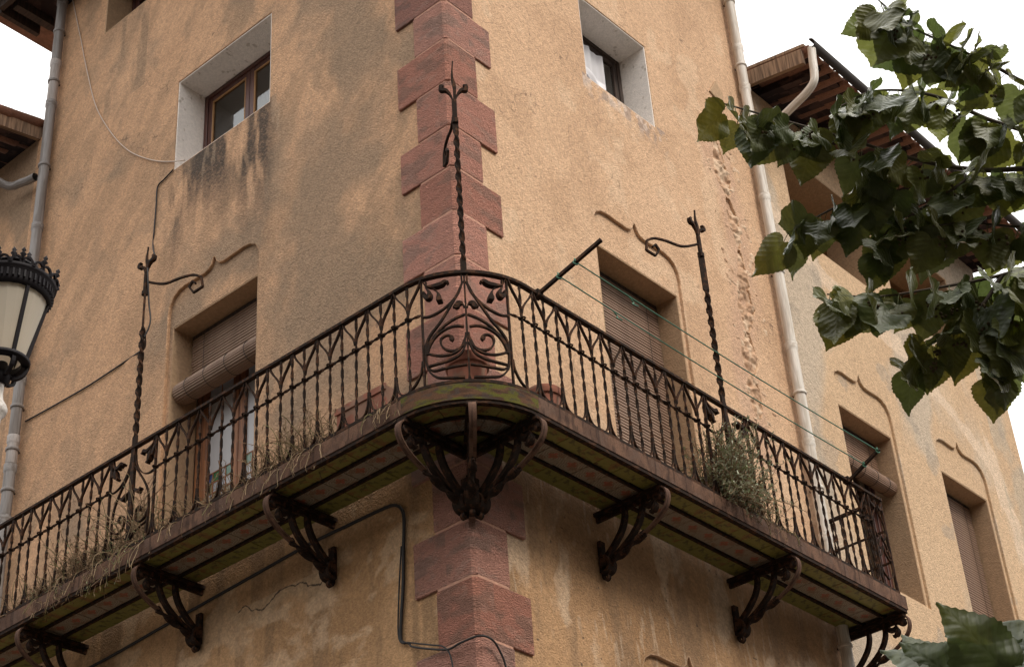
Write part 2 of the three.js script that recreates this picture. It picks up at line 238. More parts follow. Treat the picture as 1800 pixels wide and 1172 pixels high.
// ---------------------------------------------------------------- setting: ground
{
  const g = new THREE.PlaneGeometry(240, 240, 1, 1); g.rotateX(-PI / 2);
  const t = colourTex(512, 512, (u, v) => { const q = 0.75 + 0.5 * fbm(u * 64, v * 64, 5); return [0.10 * q, 0.088 * q, 0.075 * q]; }); t.repeat.set(60, 60);
  const o = new THREE.Mesh(g, new THREE.MeshStandardMaterial({ map: t, roughness: 0.95 })); o.name = 'ground'; o.position.y = -7.8; o.receiveShadow = true;
  o.userData = { kind: 'structure', label: 'stone paved square in front of the corner house', category: 'ground' }; scene.add(o);
}

// ---------------------------------------------------------------- facades
// arch outline over a balcony door: straight sides, rounded shoulders and a small cusp in the middle
function archPath(cu, half, yb, top) {
  const p = new THREE.Path(), f = top - 0.235, pts = [[-half, yb], [-half, f]];
  const right = [[half, f], [half - 0.012, f + 0.09], [half - 0.055, f + 0.17], [half - 0.13, f + 0.218], [half - 0.22, f + 0.232], [0.24, f + 0.226], [0.13, f + 0.222], [0.075, f + 0.235], [0.035, f + 0.268], [0.008, f + 0.335]];
  for (const [a, b] of right) pts.push([-a, b]);
  for (const [a, b] of right.slice().reverse()) pts.push([a, b]);
  pts.push([half, yb]); p.setFromPoints(pts.filter((q, i) => !i || q[0] !== pts[i - 1][0] || q[1] !== pts[i - 1][1]).map(([a, b]) => new THREE.Vector2(cu + a, b))); return p;
}
const rectPath = (a, b, c, d) => { const p = new THREE.Path(); p.setFromPoints([[a, c], [a, d], [b, d], [b, c]].map(([x, y]) => new THREE.Vector2(x, y))); return p; };
const rectShape = (a, b, c, d) => { const s = new THREE.Shape(); s.setFromPoints([[a, c], [b, c], [b, d], [a, d]].map(([x, y]) => new THREE.Vector2(x, y))); return s; };
function facade(u0, u1, y0, y1, arches, rects, gouges = []) {        // arches: [centre, half, bottom, top, opening bottom, opening top]; rects: [u0, u1, y0, y1]
  const front = rectShape(u0, u1, y0, y1), back = rectShape(u0, u1, y0, y1);
  for (const [c, h, b, t, ob, ot] of arches) { front.holes.push(archPath(c, h, b, t)); back.holes.push(rectPath(c - h + 0.04, c + h - 0.04, ob, ot)); }
  for (const [a, b, c, d] of rects) { front.holes.push(rectPath(a, b, c, d)); back.holes.push(rectPath(a, b, c, d)); }
  for (const q of gouges) { const h = new THREE.Path(); h.setFromPoints(q.map(([a, b]) => new THREE.Vector2(a, b))); front.holes.push(h); }
  const A = new THREE.ExtrudeGeometry(front, { depth: 0.03, bevelEnabled: true, bevelThickness: 0.01, bevelSize: 0.01, bevelOffset: -0.01, bevelSegments: 2 }); A.translate(0, 0, -0.04); A.scale(1, 1, 0.8);
  const B = new THREE.ExtrudeGeometry(back, { depth: 0.3, bevelEnabled: false }); B.translate(0, 0, -0.332);
  return merge([A, B]);
}
const F = 8.45, GR = -7.8;
// jagged gouges hacked into the render along a vertical strip right of the balcony door
const gouges = []; for (const [ya, yb] of [[5.28, 4.62], [4.58, 3.98], [3.95, 2.95], [2.92, 2.42], [2.38, 1.95]]) { const n = Math.round((ya - yb) / 0.045), lo = [], hi = []; for (let k = 0; k <= n; k++) { const t = k / n, y = ya + (yb - ya) * t, cx = 4.2 + 0.07 * Math.sin(y * 2.1) - 0.05 * ss(4.6, 3.4, y), w = Math.sin(PI * (0.06 + 0.88 * t)) ** 0.6 * (0.05 + 0.13 * fbm(y * 3.1, 5, 3)); lo.push([cx - w * rr(0.86, 1.12), y]); hi.push([cx + w * rr(0.86, 1.12), y]); } gouges.push([...lo, ...hi.reverse()]); }
const house = thing('corner_house', 'tall ochre plastered corner house with red sandstone quoins', 'house');
const DC = 2.455, DL = -2.945, H = 0.628;
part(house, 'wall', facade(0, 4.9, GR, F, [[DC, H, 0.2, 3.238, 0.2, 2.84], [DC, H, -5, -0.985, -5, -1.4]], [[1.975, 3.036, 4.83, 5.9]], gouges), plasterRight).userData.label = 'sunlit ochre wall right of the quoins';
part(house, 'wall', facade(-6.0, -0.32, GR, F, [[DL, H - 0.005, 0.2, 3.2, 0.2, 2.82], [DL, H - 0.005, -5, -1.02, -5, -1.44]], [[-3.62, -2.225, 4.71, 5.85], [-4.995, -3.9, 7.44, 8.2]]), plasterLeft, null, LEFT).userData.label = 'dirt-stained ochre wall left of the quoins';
part(house, 'rear_wall', merge([box(4.56, 4.9, GR, F, -6, -0.345), box(0.345, 4.55, GR, F, -6, -5.7), box(0.345, 4.55, 0.0, 0.1, -5.69, -0.345), box(0.345, 4.55, 3.6, 3.75, -5.69, -0.345), box(0.345, 4.55, 6.6, 6.75, -5.69, -0.345)]), roomDark);
part(house, 'rear_wall', box(4.9, 4.904, 6.0, F, -5.99, -0.02), plasterJamb);
// roof of the tower: boards, rafter ends and tiles
{
  part(house, 'eave', merge([box(-0.45, 5.3, F + 0.12, F + 0.17, -6.4, 0.45)]), eaveWood);
  for (let k = 0; k < 15; k++) part(house, 'rafter', box(-0.4, 0.1, F, F + 0.12, -6.3 + k * 0.45, -6.2 + k * 0.45), darkWood);
  for (let k = 0; k < 12; k++) part(house, 'rafter', box(0.3 + k * 0.45, 0.4 + k * 0.45, F, F + 0.12, -0.1, 0.4), darkWood);
  const roof = new THREE.ConeGeometry(4.9, 1.9, 4, 1, false, PI / 4); roof.scale(0.93, 1, 1.08); roof.translate(2.45, F + 1.12, -3); part(house, 'roof', boxUV(roof), roofTile);
  part(house, 'eave_board', box(-0.48, 0.05, F - 0.02, F + 0.2, -6.47, -6.41), darkWood);
  part(house, 'eave_board', box(-0.52, -0.46, F + 0.0, F + 0.2, -6.4, 0.48), darkWood);
}
// quoins: dressed blocks that turn the corner, long leg alternating left and right
{
  const ys = [8.4, 7.96, 7.52, 7.08, 6.64, 6.2, 5.76, 5.32, 4.879, 4.439, 3.994, 3.523, 3.045, 2.618, 2.178, 1.741, 1.292, 0.837, 0.383, -0.073, -0.529, -0.974, -1.416, -1.86, -2.3, -2.75, -3.2, -3.65, -4.1, -4.55, -5, -5.45, -5.9, -6.35, -6.8, -7.25, -7.79];
  const core = new THREE.Shape(); const c = 0.0175; core.setFromPoints([[-c, -c + 0.034], [-c + 0.034, -c], [0.335, -c], [0.335, 0.2], [0.2, 0.2], [0.2, 0.335], [-c, 0.335]].map(([x, y]) => new THREE.Vector2(x, y)));
  const cg = new THREE.ExtrudeGeometry(core, { depth: 8.4 - GR, bevelEnabled: false }); cg.rotateX(-PI / 2); cg.translate(0, GR, 0); part(house, 'mortar_core', boxUV(cg), mortar);
  for (let i = 0; i + 1 < ys.length; i++) {
    const longL = (i % 2) === (10 % 2), p = 0.021 + rr(-0.002, 0.004), ch = 0.026 + rr(0, 0.008), b = 0.008;
    const lr = (longL ? 0.343 : 0.553) + rr(-0.006, 0.006), ll = (longL ? 0.552 : 0.343) + rr(-0.006, 0.006), j = rr(0.010, 0.016);
    // plan in (x, -z): legs run along x (right face) and along -z (left face)
    const s = new THREE.Shape(); s.setFromPoints([[-p + ch, -p], [lr, -p], [lr, 0.12], [0.12, 0.12], [0.12, ll], [-p, ll], [-p, -p + ch]].map(([x, y]) => new THREE.Vector2(x, y)));
    const g = new THREE.ExtrudeGeometry(s, { depth: ys[i] - ys[i + 1] - j - 2 * b, bevelEnabled: true, bevelThickness: b, bevelSize: b, bevelOffset: -b, bevelSegments: 2 });
    g.rotateX(-PI / 2); g.translate(0, ys[i + 1] + j / 2 + b, 0);
    const u = boxUV(g), uv = u.attributes.uv, ox = rr(0, 3), oy = rr(0, 3); for (let k = 0; k < uv.count; k++) uv.setXY(k, uv.getX(k) + ox, uv.getY(k) + oy);
    part(house, 'quoin_stone', u, stoneMats[Math.floor(rr(0, 7))]);
  }
}
// lining of an opening: four slabs, front edge at zf
function lining(parent, u0, u1, y0, y1, zf, zb, m, rot, t = 0.012) {
  const e = 0.004, g = merge([box(u0 - e, u0 + t, y0, y1, zb, zf), box(u1 - t, u1 + e, y0, y1, zb, zf), box(u0 + t, u1 - t, y1 - t, y1 + e, zb, zf - 0.001), box(u0 + t, u1 - t, y0 - e, y0 + t, zb, zf - 0.001)]);
  return part(parent, 'reveal', g, m, null, rot);
}
function frameRing(u0, u1, y0, y1, w, z0, z1) { return merge([chamferBox(u0, u0 + w, y0, y1, z0, z1), chamferBox(u1 - w, u1, y0, y1, z0, z1), chamferBox(u0 + w, u1 - w, y1 - w, y1, z0, z1 - 0.002), chamferBox(u0 + w, u1 - w, y0, y0 + w, z0, z1 - 0.002)]); }
function casement(parent, name, u0, u1, y0, y1, zf, wood, rot, leaves, opt = {}) {    // a framed window: outer frame, sashes with gilt bead, panes
  const w = sub(parent, name, null, rot);
  part(w, 'frame', frameRing(u0, u1, y0, y1, 0.05, zf - 0.07, zf), wood);
  const n = leaves, step = (u1 - u0 - 0.1) / n;
  for (let k = 0; k < n; k++) {
    const a = u0 + 0.05 + k * step + 0.003, b = a + step - 0.006;
    part(w, 'sash', frameRing(a, b, y0 + 0.053, y1 - 0.053, 0.06, zf - 0.055, zf - 0.012), wood);
    if (opt.bead) part(w, 'bead', frameRing(a + 0.06, b - 0.06, y0 + 0.113, y1 - 0.113, 0.014, zf - 0.035, zf - 0.008), goldBead);
    part(w, 'pane', box(a + 0.062, b - 0.062, y0 + 0.115, y1 - 0.115, zf - 0.034, zf - 0.031), glass);
  }
  return w;
}
const bump3 = (u0, u1, y0, y1, z, amp, freq, ph) => {   // a hanging cloth with folds
  const g = new THREE.PlaneGeometry(u1 - u0, y1 - y0, 40, 6); g.translate((u0 + u1) / 2, (y0 + y1) / 2, z); const p = g.attributes.position;
  for (let i = 0; i < p.count; i++) p.setZ(i, z + amp * Math.sin(p.getX(i) * freq + ph + 0.7 * Math.sin(p.getY(i) * 3)) + amp * 0.5 * Math.sin(p.getX(i) * freq * 2.3)); g.computeVertexNormals(); return g;
};
// upper windows
lining(house, -3.62, -2.225, 4.71, 5.85, -0.010, -0.34, whitewash, LEFT);
{ const w = casement(house, 'window', -3.605, -2.24, 4.725, 5.835, -0.33 + 0.07 - 0.07, maroonWood, LEFT, 2, { bead: true });
  part(w, 'curtain', bump3(-2.88, -2.3, 4.85, 5.25, -0.47, 0.012, 30, 0), cloth); part(w, 'curtain', bump3(-3.2, -2.98, 4.85, 5.1, -0.47, 0.012, 30, 1), cloth); }
lining(house, 1.975, 3.036, 4.83, 5.9, -0.010, -0.34, whitewash);
{ const w = casement(house, 'window', 1.99, 3.02, 4.845, 5.885, -0.32, darkWood, 0, 2, {});
  part(w, 'curtain', bump3(2.28, 2.66, 4.9, 5.7, -0.29, 0.012, 26, 2), cloth);
  const g = bump3(2.2, 2.56, 4.86, 5.5, -0.16, 0.025, 17, 0.5), p = g.attributes.position;    // cloth blown out over the sill
  for (let i = 0; i < p.count; i++) { const k = (p.getY(i) - 4.86) / 0.64; p.setX(i, 2.33 + (p.getX(i) - 2.38) * (0.35 + 0.75 * Math.sin(PI * Math.min(1, 1.15 - k)))); p.setZ(i, p.getZ(i) - 0.12 * k + 0.06 * Math.sin(k * 5)); } g.computeVertexNormals();
  part(w, 'cloth', g, cloth).userData.label = 'white cloth hung in the open window'; }
lining(house, -4.995, -3.9, 7.44, 8.2, 0.002, -0.34, plasterJamb, LEFT); casement(house, 'window', -4.98, -3.915, 7.455, 8.185, -0.31, maroonWood, LEFT, 2, {});
// openings of the balcony doors and of the floor below
const HO = H - 0.04, HOL = HO - 0.005;
lining(house, DC - HO, DC + HO, 0.2, 2.84, -0.034, -0.332, plasterJamb); lining(house, DL - HOL, DL + HOL, 0.2, 2.82, -0.034, -0.332, plasterJamb, LEFT);
lining(house, DC - HO, DC + HO, -5, -1.4, -0.034, -0.332, plasterJamb); casement(house, 'window', DC - HO + 0.015, DC + HO - 0.015, -4.98, -1.42, -0.3, maroonWood, 0, 2);
lining(house, DL - HOL, DL + HOL, -5, -1.44, -0.034, -0.332, plasterJamb, LEFT); casement(house, 'window', DL - HOL + 0.015, DL + HOL - 0.015, -4.98, -1.46, -0.3, maroonWood, LEFT, 2);
// left balcony door: orange wood, two leaves with pale panes over a band of small coloured lights
{
  const w = sub(house, 'balcony_door', null, LEFT), u0 = DL - HOL + 0.015, u1 = DL + HOL - 0.015, zf = -0.335;
  part(w, 'frame', frameRing(u0, u1, 0.215, 2.8, 0.055, zf - 0.07, zf), orangeWood);
  const cols = [mat(0.03, 0.05, 0.16, 0.25), mat(0.03, 0.13, 0.05, 0.25), mat(0.33, 0.33, 0.36, 0.3), mat(0.12, 0.22, 0.17, 0.3), mat(0.22, 0.17, 0.10, 0.3), mat(0.42, 0.41, 0.42, 0.35)];
  const mid = (u0 + u1) / 2;
  for (const [a, b] of [[u0 + 0.058, mid - 0.004], [mid + 0.004, u1 - 0.058]]) {
    part(w, 'door_leaf', merge([frameRing(a, b, 0.273, 2.742, 0.085, zf - 0.055, zf - 0.01), chamferBox(a + 0.085, b - 0.085, 0.75, 0.84, zf - 0.055, zf - 0.012), box(a + 0.085, b - 0.085, 0.36, 0.75, zf - 0.045, zf - 0.03)]), orangeWood);
    const n = 4, pw = (b - a - 0.17) / n, leads = [];
    for (let r = 0; r < 6; r++) for (let k = 0; k < n; k++) {
      const y0 = 0.84 + (r < 5 ? r * 0.1 : 0.5), y1 = r < 5 ? y0 + 0.1 : 2.657, x0 = a + 0.085 + k * pw;
      if (r === 5 && k % 2) continue;
      part(w, 'pane', box(x0 + 0.004, x0 + (r === 5 ? 2 : 1) * pw - 0.004, y0 + 0.004, y1 - 0.004, zf - 0.036, zf - 0.032), r === 5 ? cols[5] : r === 4 ? cols[(k + (a > mid ? 3 : 0)) % 4] : cols[[2, 4, 5, 2, 3, 4, 5][Math.floor(rr(0, 7))]]);
    }
    for (let k = 1; k < n; k++) leads.push(box(a + 0.085 + k * pw - 0.005, a + 0.085 + k * pw + 0.005, 0.84, k === 2 ? 2.657 : 1.34, zf - 0.04, zf - 0.026));
    for (let r = 1; r < 6; r++) leads.push(box(a + 0.085, b - 0.085, 0.84 + r * 0.1 - 0.005, 0.84 + r * 0.1 + 0.005, zf - 0.041, zf - 0.027));
    part(w, 'glazing_bar', merge(leads), orangeWood);
  }
}
{
  const w = sub(house, 'balcony_door'), u0 = DC - HO + 0.015, u1 = DC + HO - 0.015, zf = -0.335, mid = (u0 + u1) / 2;
  part(w, 'frame', frameRing(u0, u1, 0.215, 2.82, 0.055, zf - 0.07, zf), orangeWood);
  for (const [a, b] of [[u0 + 0.058, mid - 0.004], [mid + 0.004, u1 - 0.058]]) { part(w, 'door_leaf', frameRing(a, b, 0.273, 2.762, 0.085, zf - 0.055, zf - 0.01), orangeWood); part(w, 'pane', box(a + 0.085, b - 0.085, 0.36, 2.675, zf - 0.036, zf - 0.032), glass); }
}
// hacked strip of plaster and the little niche above it
{
  const g = new THREE.PlaneGeometry(0.6, 3.7, 60, 330), p = g.attributes.position; g.translate(4.2, 3.5, 0);
  for (let i = 0; i < p.count; i++) { const x = p.getX(i), y = p.getY(i), r = fbm(x * 16 + y * 4, y * 22, 4), b = fbm(x * 5 + 3, y * 6, 3); p.setZ(i, -0.038 + 0.062 * r * ss(0.28, 0.55, b)); }
  g.computeVertexNormals();
  const t = colourTex(128, 512, (u, v) => { const q = 0.7 + 0.6 * fbm(u * 20, v * 60, 4), k = ss(0.4, 0.65, fbm(u * 7 + 3, v * 30, 4)); const c = mix([0.47, 0.29, 0.18], [0.60, 0.43, 0.295], k); return [c[0] * q, c[1] * q, c[2] * q]; });
  part(house, 'plaster_scar', g, new THREE.MeshStandardMaterial({ map: t, roughness: 1 })).userData.label = 'rough hacked strip of bare pinkish plaster';
  const n = new THREE.Shape(); n.setFromPoints([[4.16, 6.0], [4.4, 5.9], [4.4, 6.12], [4.3, 6.22]].map(([x, y]) => new THREE.Vector2(x, y)));
  const ng = new THREE.ExtrudeGeometry(n, { depth: 0.01, bevelEnabled: true, bevelThickness: 0.006, bevelSize: 0.008, bevelSegments: 1 }); part(house, 'plaster_patch', boxUV(ng), plasterJamb, [0, 0, 0.001]);
}

// ---------------------------------------------------------------- wings
function archBlock(g, arches, rects, y1, u0, u1) { return facade(u0, u1, GR, y1, arches, rects); }
const wing = thing('house_wing', 'lower ochre wing with arched window hoods right of the corner house', 'house');
const WA = [[6.27, 0.56, 0.85, 3.25, 0.88, 2.82], [8.33, 0.56, 0.85, 3.25, 0.88, 2.82]], WR = [[5.5, 7.1, 4.82, 6.0], [7.52, 9.12, 4.82, 6.0]];
part(wing, 'wall', shift(facade(4.905, 10.05, GR, 6.62, WA, WR), 0, 0, -0.012), plasterWing);
part(wing, 'end_wall', merge([box(9.75, 10.049, GR, 6.62, -6, -0.36), box(4.91, 10.04, GR, 6.6, -6.3, -6.01), box(4.91, 9.74, 6.3, 6.35, -6, -0.36), box(4.91, 9.74, 4.3, 4.4, -6, -0.36), box(4.91, 9.74, 0, 0.1, -6, -0.36), box(4.91, 9.74, 4.41, 6.29, -1.6, -1.5)]), plasterJamb);
for (const [a, b, c, d] of WR) lining(wing, a, b, c, d, -0.016, -0.5, plasterJamb);
for (const [c] of WA) { lining(wing, c - 0.52, c + 0.52, 0.88, 2.82, -0.047, -0.343, plasterJamb); casement(wing, 'window', c - 0.505, c + 0.505, 0.9, 2.8, -0.34, maroonWood, 0, 2); }
function eaves(parent, u0, u1, end, rot) {              // timber eaves over a wing wall; end = the side whose end face is seen
  const gp = rot ? sub(parent, 'eaves', null, rot) : sub(parent, 'eaves');
  const prof = (a, b, c, d) => { const s = new THREE.Shape(); s.setFromPoints([[a, b], [c, d]].flatMap(() => []).concat([])); return s; };
  const slab = (z0, y0, z1, y1, th, ua, ub) => { const s = new THREE.Shape(); s.setFromPoints([[z0, y0], [z1, y1], [z1, y1 + th], [z0, y0 + th]].map(([x, y]) => new THREE.Vector2(x, y))); const g = new THREE.ExtrudeGeometry(s, { depth: ub - ua, bevelEnabled: false }); g.rotateY(-PI / 2); g.translate(ub, 0, 0); return boxUV(g); };
  part(gp, 'soffit_board', slab(-0.6, 6.86, 0.72, 6.62, 0.03, u0 + 0.05, u1 - 0.05), eaveWood);
  const n = Math.round((u1 - u0) / 0.85);
  for (let k = 0; k < n; k++) { const u = u0 + 0.3 + k * (u1 - u0 - 0.5) / Math.max(1, n - 1); part(gp, 'rafter', slab(-0.2, 6.68, 0.66, 6.525, 0.1, u, u + 0.09), eaveWood); }
  part(gp, 'barge_board', slab(-0.3, 6.64, 0.735, 6.45, 0.2, end < 0 ? u0 : u1 - 0.05, end < 0 ? u0 + 0.05 : u1), greyWood);
  part(gp, 'roof_deck', slab(-3.3, 7.42, 0.78, 6.66, 0.04, u0 + 0.001, u1 - 0.001), greyWood);
  const tl = lathe([[0.085, 0], [0.075, 0.42]], 10), half = new THREE.CylinderGeometry(0.075, 0.088, 0.44, 8, 1, true, -PI / 2, PI); half.rotateX(PI / 2); half.rotateZ(0);
  const m = Math.floor((u1 - u0 + 0.1) / 0.19);
  for (let r = 0; r < 3; r++) for (let k = 0; k < m; k++) { const t = part(gp, 'roof_tile', half, roofTile, [u0 + 0.09 + k * (u1 - u0 - 0.12) / (m - 1), 6.695 + r * 0.075 + 0.004 * (k % 3), 0.62 - r * 0.36]); t.rotation.x = 0.19; }
  const gut = new THREE.CylinderGeometry(0.07, 0.07, u1 - u0 - 0.02, 10, 1, true, 0, PI); gut.rotateZ(PI / 2); gut.rotateX(PI / 2 * 0 + PI); gut.rotateX(-PI / 2); gut.translate((u0 + u1) / 2, 6.66, 0.84);
  part(gp, 'gutter', gut, new THREE.MeshStandardMaterial({ color: lin(0.035, 0.027, 0.023), roughness: 0.85, side: THREE.DoubleSide }));
  return gp;
}
{ const e = eaves(wing, 4.97, 10.3, -1); part(e, 'gutter_outlet', tube([[5.02, 6.62, 0.84], [5.01, 6.45, 0.83], [5.0, 6.25, 0.82], [4.99, 6.13, 0.79], [4.98, 6.04, 0.68], [4.97, 5.94, 0.45], [4.96, 5.84, 0.2], [4.95, 5.72, 0.1], [4.95, 5.5, 0.085]], 0.045, 60, 12), creamPipe); }
const wingL = thing('house_wing', 'lower ochre wing left of the corner house, under the timber eaves at the left edge', 'house');
part(wingL, 'wall', facade(-11, -6.005, GR, 6.62, [], []), plasterLeft, [0.012, 0, 0], LEFT);
part(wingL, 'end_wall', merge([box(0.36, 5, GR, 6.6, -11, -10.7), box(4.7, 5, GR, 6.6, -10.69, -6.02), box(0.36, 4.69, 6.3, 6.35, -10.69, -6.02)]), plasterJamb);
{ const e = eaves(wingL, -11.2, -6.06, 1, LEFT); part(e, 'gutter_outlet', tube([[-6.5, 6.6, 0.84], [-6.5, 6.45, 0.84], [-6.46, 6.25, 0.6], [-6.35, 6.0, 0.2], [-6.1, 5.93, 0.12], [-5.9, 5.9, 0.1]], 0.045, 40, 12), greyPipe); }
{ const far = thing('far_house', 'tiled roof corner peeking past the end of the right wing', 'house'); part(far, 'wall', box(11.2, 14, GR, 5.0, -6, -1.5), plasterJamb); const g = new THREE.ConeGeometry(3.1, 1.2, 4, 1, false, PI / 4); g.translate(12.6, 5.58, -3.7); part(far, 'roof', boxUV(g), roofTile); }

// ---------------------------------------------------------------- balcony floor
const RD = 0.63, FD = 0.675, XR = 4.94, ZL = -5.7;      // railing line, fascia line, ends of the balcony
const balcony = thing('balcony', 'long iron edged balcony wrapping round the house corner, tiled underneath', 'balcony');
function ringSector(r0, r1, a0, a1, y0, y1, seg = 8) {  // angles from +z (0) towards -x (PI / 2)
  const s = new THREE.Shape(), P = (r, a) => new THREE.Vector2(-r * Math.sin(a), -r * Math.cos(a)), pts = [];
  for (let i = 0; i <= seg; i++) pts.push(P(r1, a0 + (a1 - a0) * i / seg)); for (let i = seg; i >= 0; i--) pts.push(P(Math.max(r0, 0.001), a0 + (a1 - a0) * i / seg));
  s.setFromPoints(pts); const g = new THREE.ExtrudeGeometry(s, { depth: y1 - y0, bevelEnabled: false }); g.rotateX(-PI / 2); g.translate(0, y0, 0); return boxUV(g);
}
part(balcony, 'floor_slab', merge([box(0.0, XR - 0.012, 0.045, 0.163, 0.045, FD - 0.014), box(-FD + 0.014, -0.045, 0.045, 0.163, ZL + 0.012, 0), ringSector(0.06, FD - 0.014, 0, PI / 2, 0.045, 0.163, 16)]), concrete);
const channel = (u0, u1) => merge([box(u0, u1, 0.03, 0.155, FD - 0.012, FD), box(u0, u1, 0.143, 0.155, FD - 0.05, FD - 0.0125)]);
part(balcony, 'fascia', channel(0, XR), rustIron); part(balcony, 'edge_angle', box(0, XR - 0.013, 0.0, 0.029, FD - 0.05, FD - 0.006), iron);
part(balcony, 'fascia', channel(ZL, 0), rustIron, null, LEFT); part(balcony, 'edge_angle', box(ZL + 0.013, 0, 0.0, 0.029, FD - 0.05, FD - 0.006), iron, null, LEFT); part(balcony, 'edge_angle', ringSector(FD - 0.05, FD - 0.006, 0, PI / 2, 0.0, 0.029, 16), iron);
{ // rolled corner plate, uv along the arc
  const g = new THREE.CylinderGeometry(FD + 0.003, FD + 0.003, 0.129, 24, 1, true, -PI / 2, PI / 2); g.translate(0, 0.0925, 0); const g2 = new THREE.CylinderGeometry(FD - 0.008, FD - 0.008, 0.129, 24, 1, true, -PI / 2, PI / 2); g2.translate(0, 0.0925, 0);
  const rim = new THREE.RingGeometry(FD - 0.008, FD + 0.003, 24, 1, PI / 2, PI / 2); rim.rotateX(PI / 2); rim.translate(0, 0.028, 0); rim.scale(1, 1, 1);
  const rim2 = rim.clone(); rim2.translate(0, 0.129, 0);
  part(balcony, 'fascia', merge([g, g2, rim, rim2]), mossIron).userData.label = 'moss-stained rounded corner plate';
}
part(balcony, 'fascia', merge([box(XR - 0.012, XR, 0.001, 0.154, 0.02, FD - 0.0125), box(XR - 0.06, XR - 0.0125, 0.001, 0.013, 0.02, FD - 0.061)]), rustIron);
part(balcony, 'fascia', merge([box(-FD + 0.0125, -0.02, 0.001, 0.154, ZL, ZL + 0.012)]), rustIron);
for (const w of [0.455, 0.24]) {
  part(balcony, 'soffit_bar', box(0, XR - 0.012, 0.004, 0.045, w - 0.011, w + 0.011), iron);
  part(balcony, 'soffit_bar', box(ZL + 0.012, 0, 0.004, 0.045, w - 0.011, w + 0.011), iron, null, LEFT);
  part(balcony, 'soffit_bar', ringSector(w - 0.011, w + 0.011, 0, PI / 2, 0.005, 0.044, 14), iron);
}
// soffit tiles, printed: a grey patterned band with red rosettes between two olive bands
const tileFlower = [0, 1].map((k) => colourTex(128, 128, (u, v) => {
  const x = u - 0.5, y = v - 0.5, r = Math.hypot(x, y), a = Math.atan2(y, x); let c = mix([0.19, 0.155, 0.115], [0.29, 0.245, 0.185], ss(0.42, 0.55, 0.5 + 0.5 * Math.sin(r * 60 + 3 * Math.sin(a * 4)) * 0.8 + 0.3 * (fbm(u * 20 + k * 9, v * 20, 3) - 0.5)));
  const pet = 0.20 + 0.05 * Math.cos(a * 4); if (r < pet) c = mix(c, [0.33, 0.065, 0.036], ss(pet, pet - 0.03, r) * (0.55 + 0.45 * ss(0.4, 0.6, 0.5 + 0.5 * Math.sin(r * 75))));
  const st = ss(0.52, 0.66, fbm(u * 6 + k * 30, v * 6 + 8, 4)); c = mix(c, [0.17, 0.08, 0.035], 0.6 * st); const q = 0.8 + 0.4 * vn(u * 90, v * 90); return [c[0] * q, c[1] * q, c[2] * q]; }));
const tileOlive = [0, 1, 2].map((k) => colourTex(128, 128, (u, v) => {
  const m = ss(0.45, 0.6, fbm(u * 3 + k * 11, v * 3 + 7, 5)); let c = mix([0.165, 0.155, 0.028], [0.225, 0.205, 0.055], fbm(u * 8 + k, v * 8, 4)); if (k) c = mix(c, [0.19, 0.075, 0.026], 0.75 * m * ss(0.4, 0.6, fbm(u * 9 + 4, v * 2.5 + k * 5, 4)));
  c = mix(c, [0.05, 0.042, 0.018], 0.7 * ss(0.62, 0.68, fbm(u * 4 + 20 + k * 6, v * 4, 5))); const q = 0.8 + 0.4 * vn(u * 90 + 9, v * 90); return [c[0] * q, c[1] * q, c[2] * q]; }));
const flowerM = tileFlower.map((t) => new THREE.MeshStandardMaterial({ map: t, roughness: 0.55 })), oliveM = tileOlive.map((t) => new THREE.MeshStandardMaterial({ map: t, roughness: 0.55 }));
{
  const rows = [[0.468, 0.628], [0.254, 0.441], [0.05, 0.226]];
  const tg = rows.map(([a, b]) => { const g = new THREE.BoxGeometry(0.206, 0.014, b - a); return g; });
  let n = 0;
  const lay = (name, g, m, pos, rot) => part(balcony, name, g, m, pos, rot);
  for (let k = 0; k < 23; k++) rows.forEach(([a, b], r) => lay('soffit_tile', tg[r], r === 1 ? flowerM[n++ % 5 === 2 ? 1 : 0] : oliveM[r === 2 ? (rnd() < 0.8 ? 0 : 1) : Math.floor(rr(0, 3))], [0.11 + k * 0.2105, 0.034 + rr(-0.002, 0.002), (a + b) / 2]));
  for (let k = 0; k < 27; k++) rows.forEach(([a, b], r) => lay('soffit_tile', tg[r], r === 1 ? flowerM[n++ % 5 === 2 ? 1 : 0] : oliveM[r === 2 ? (rnd() < 0.8 ? 0 : 1) : Math.floor(rr(0, 3))], [-(a + b) / 2, 0.034 + rr(-0.002, 0.002), -0.11 - k * 0.2105], PI / 2));
  rows.forEach(([a, b], r) => { const m = [4, 3, 2][r]; for (let k = 0; k < m; k++) { const d = 0.003 / b, g = ringSector(a, b, k * PI / 2 / m + d, (k + 1) * PI / 2 / m - d, 0.027, 0.041, 6), uv = g.attributes.uv; for (let i = 0; i < uv.count; i++) uv.setXY(i, uv.getX(i) * 5 + 0.3 + k, uv.getY(i) * 5 + 0.4); lay('soffit_tile', g, r === 1 ? flowerM[0] : oliveM[r === 2 ? 0 : 1 + k % 2]); } });
}

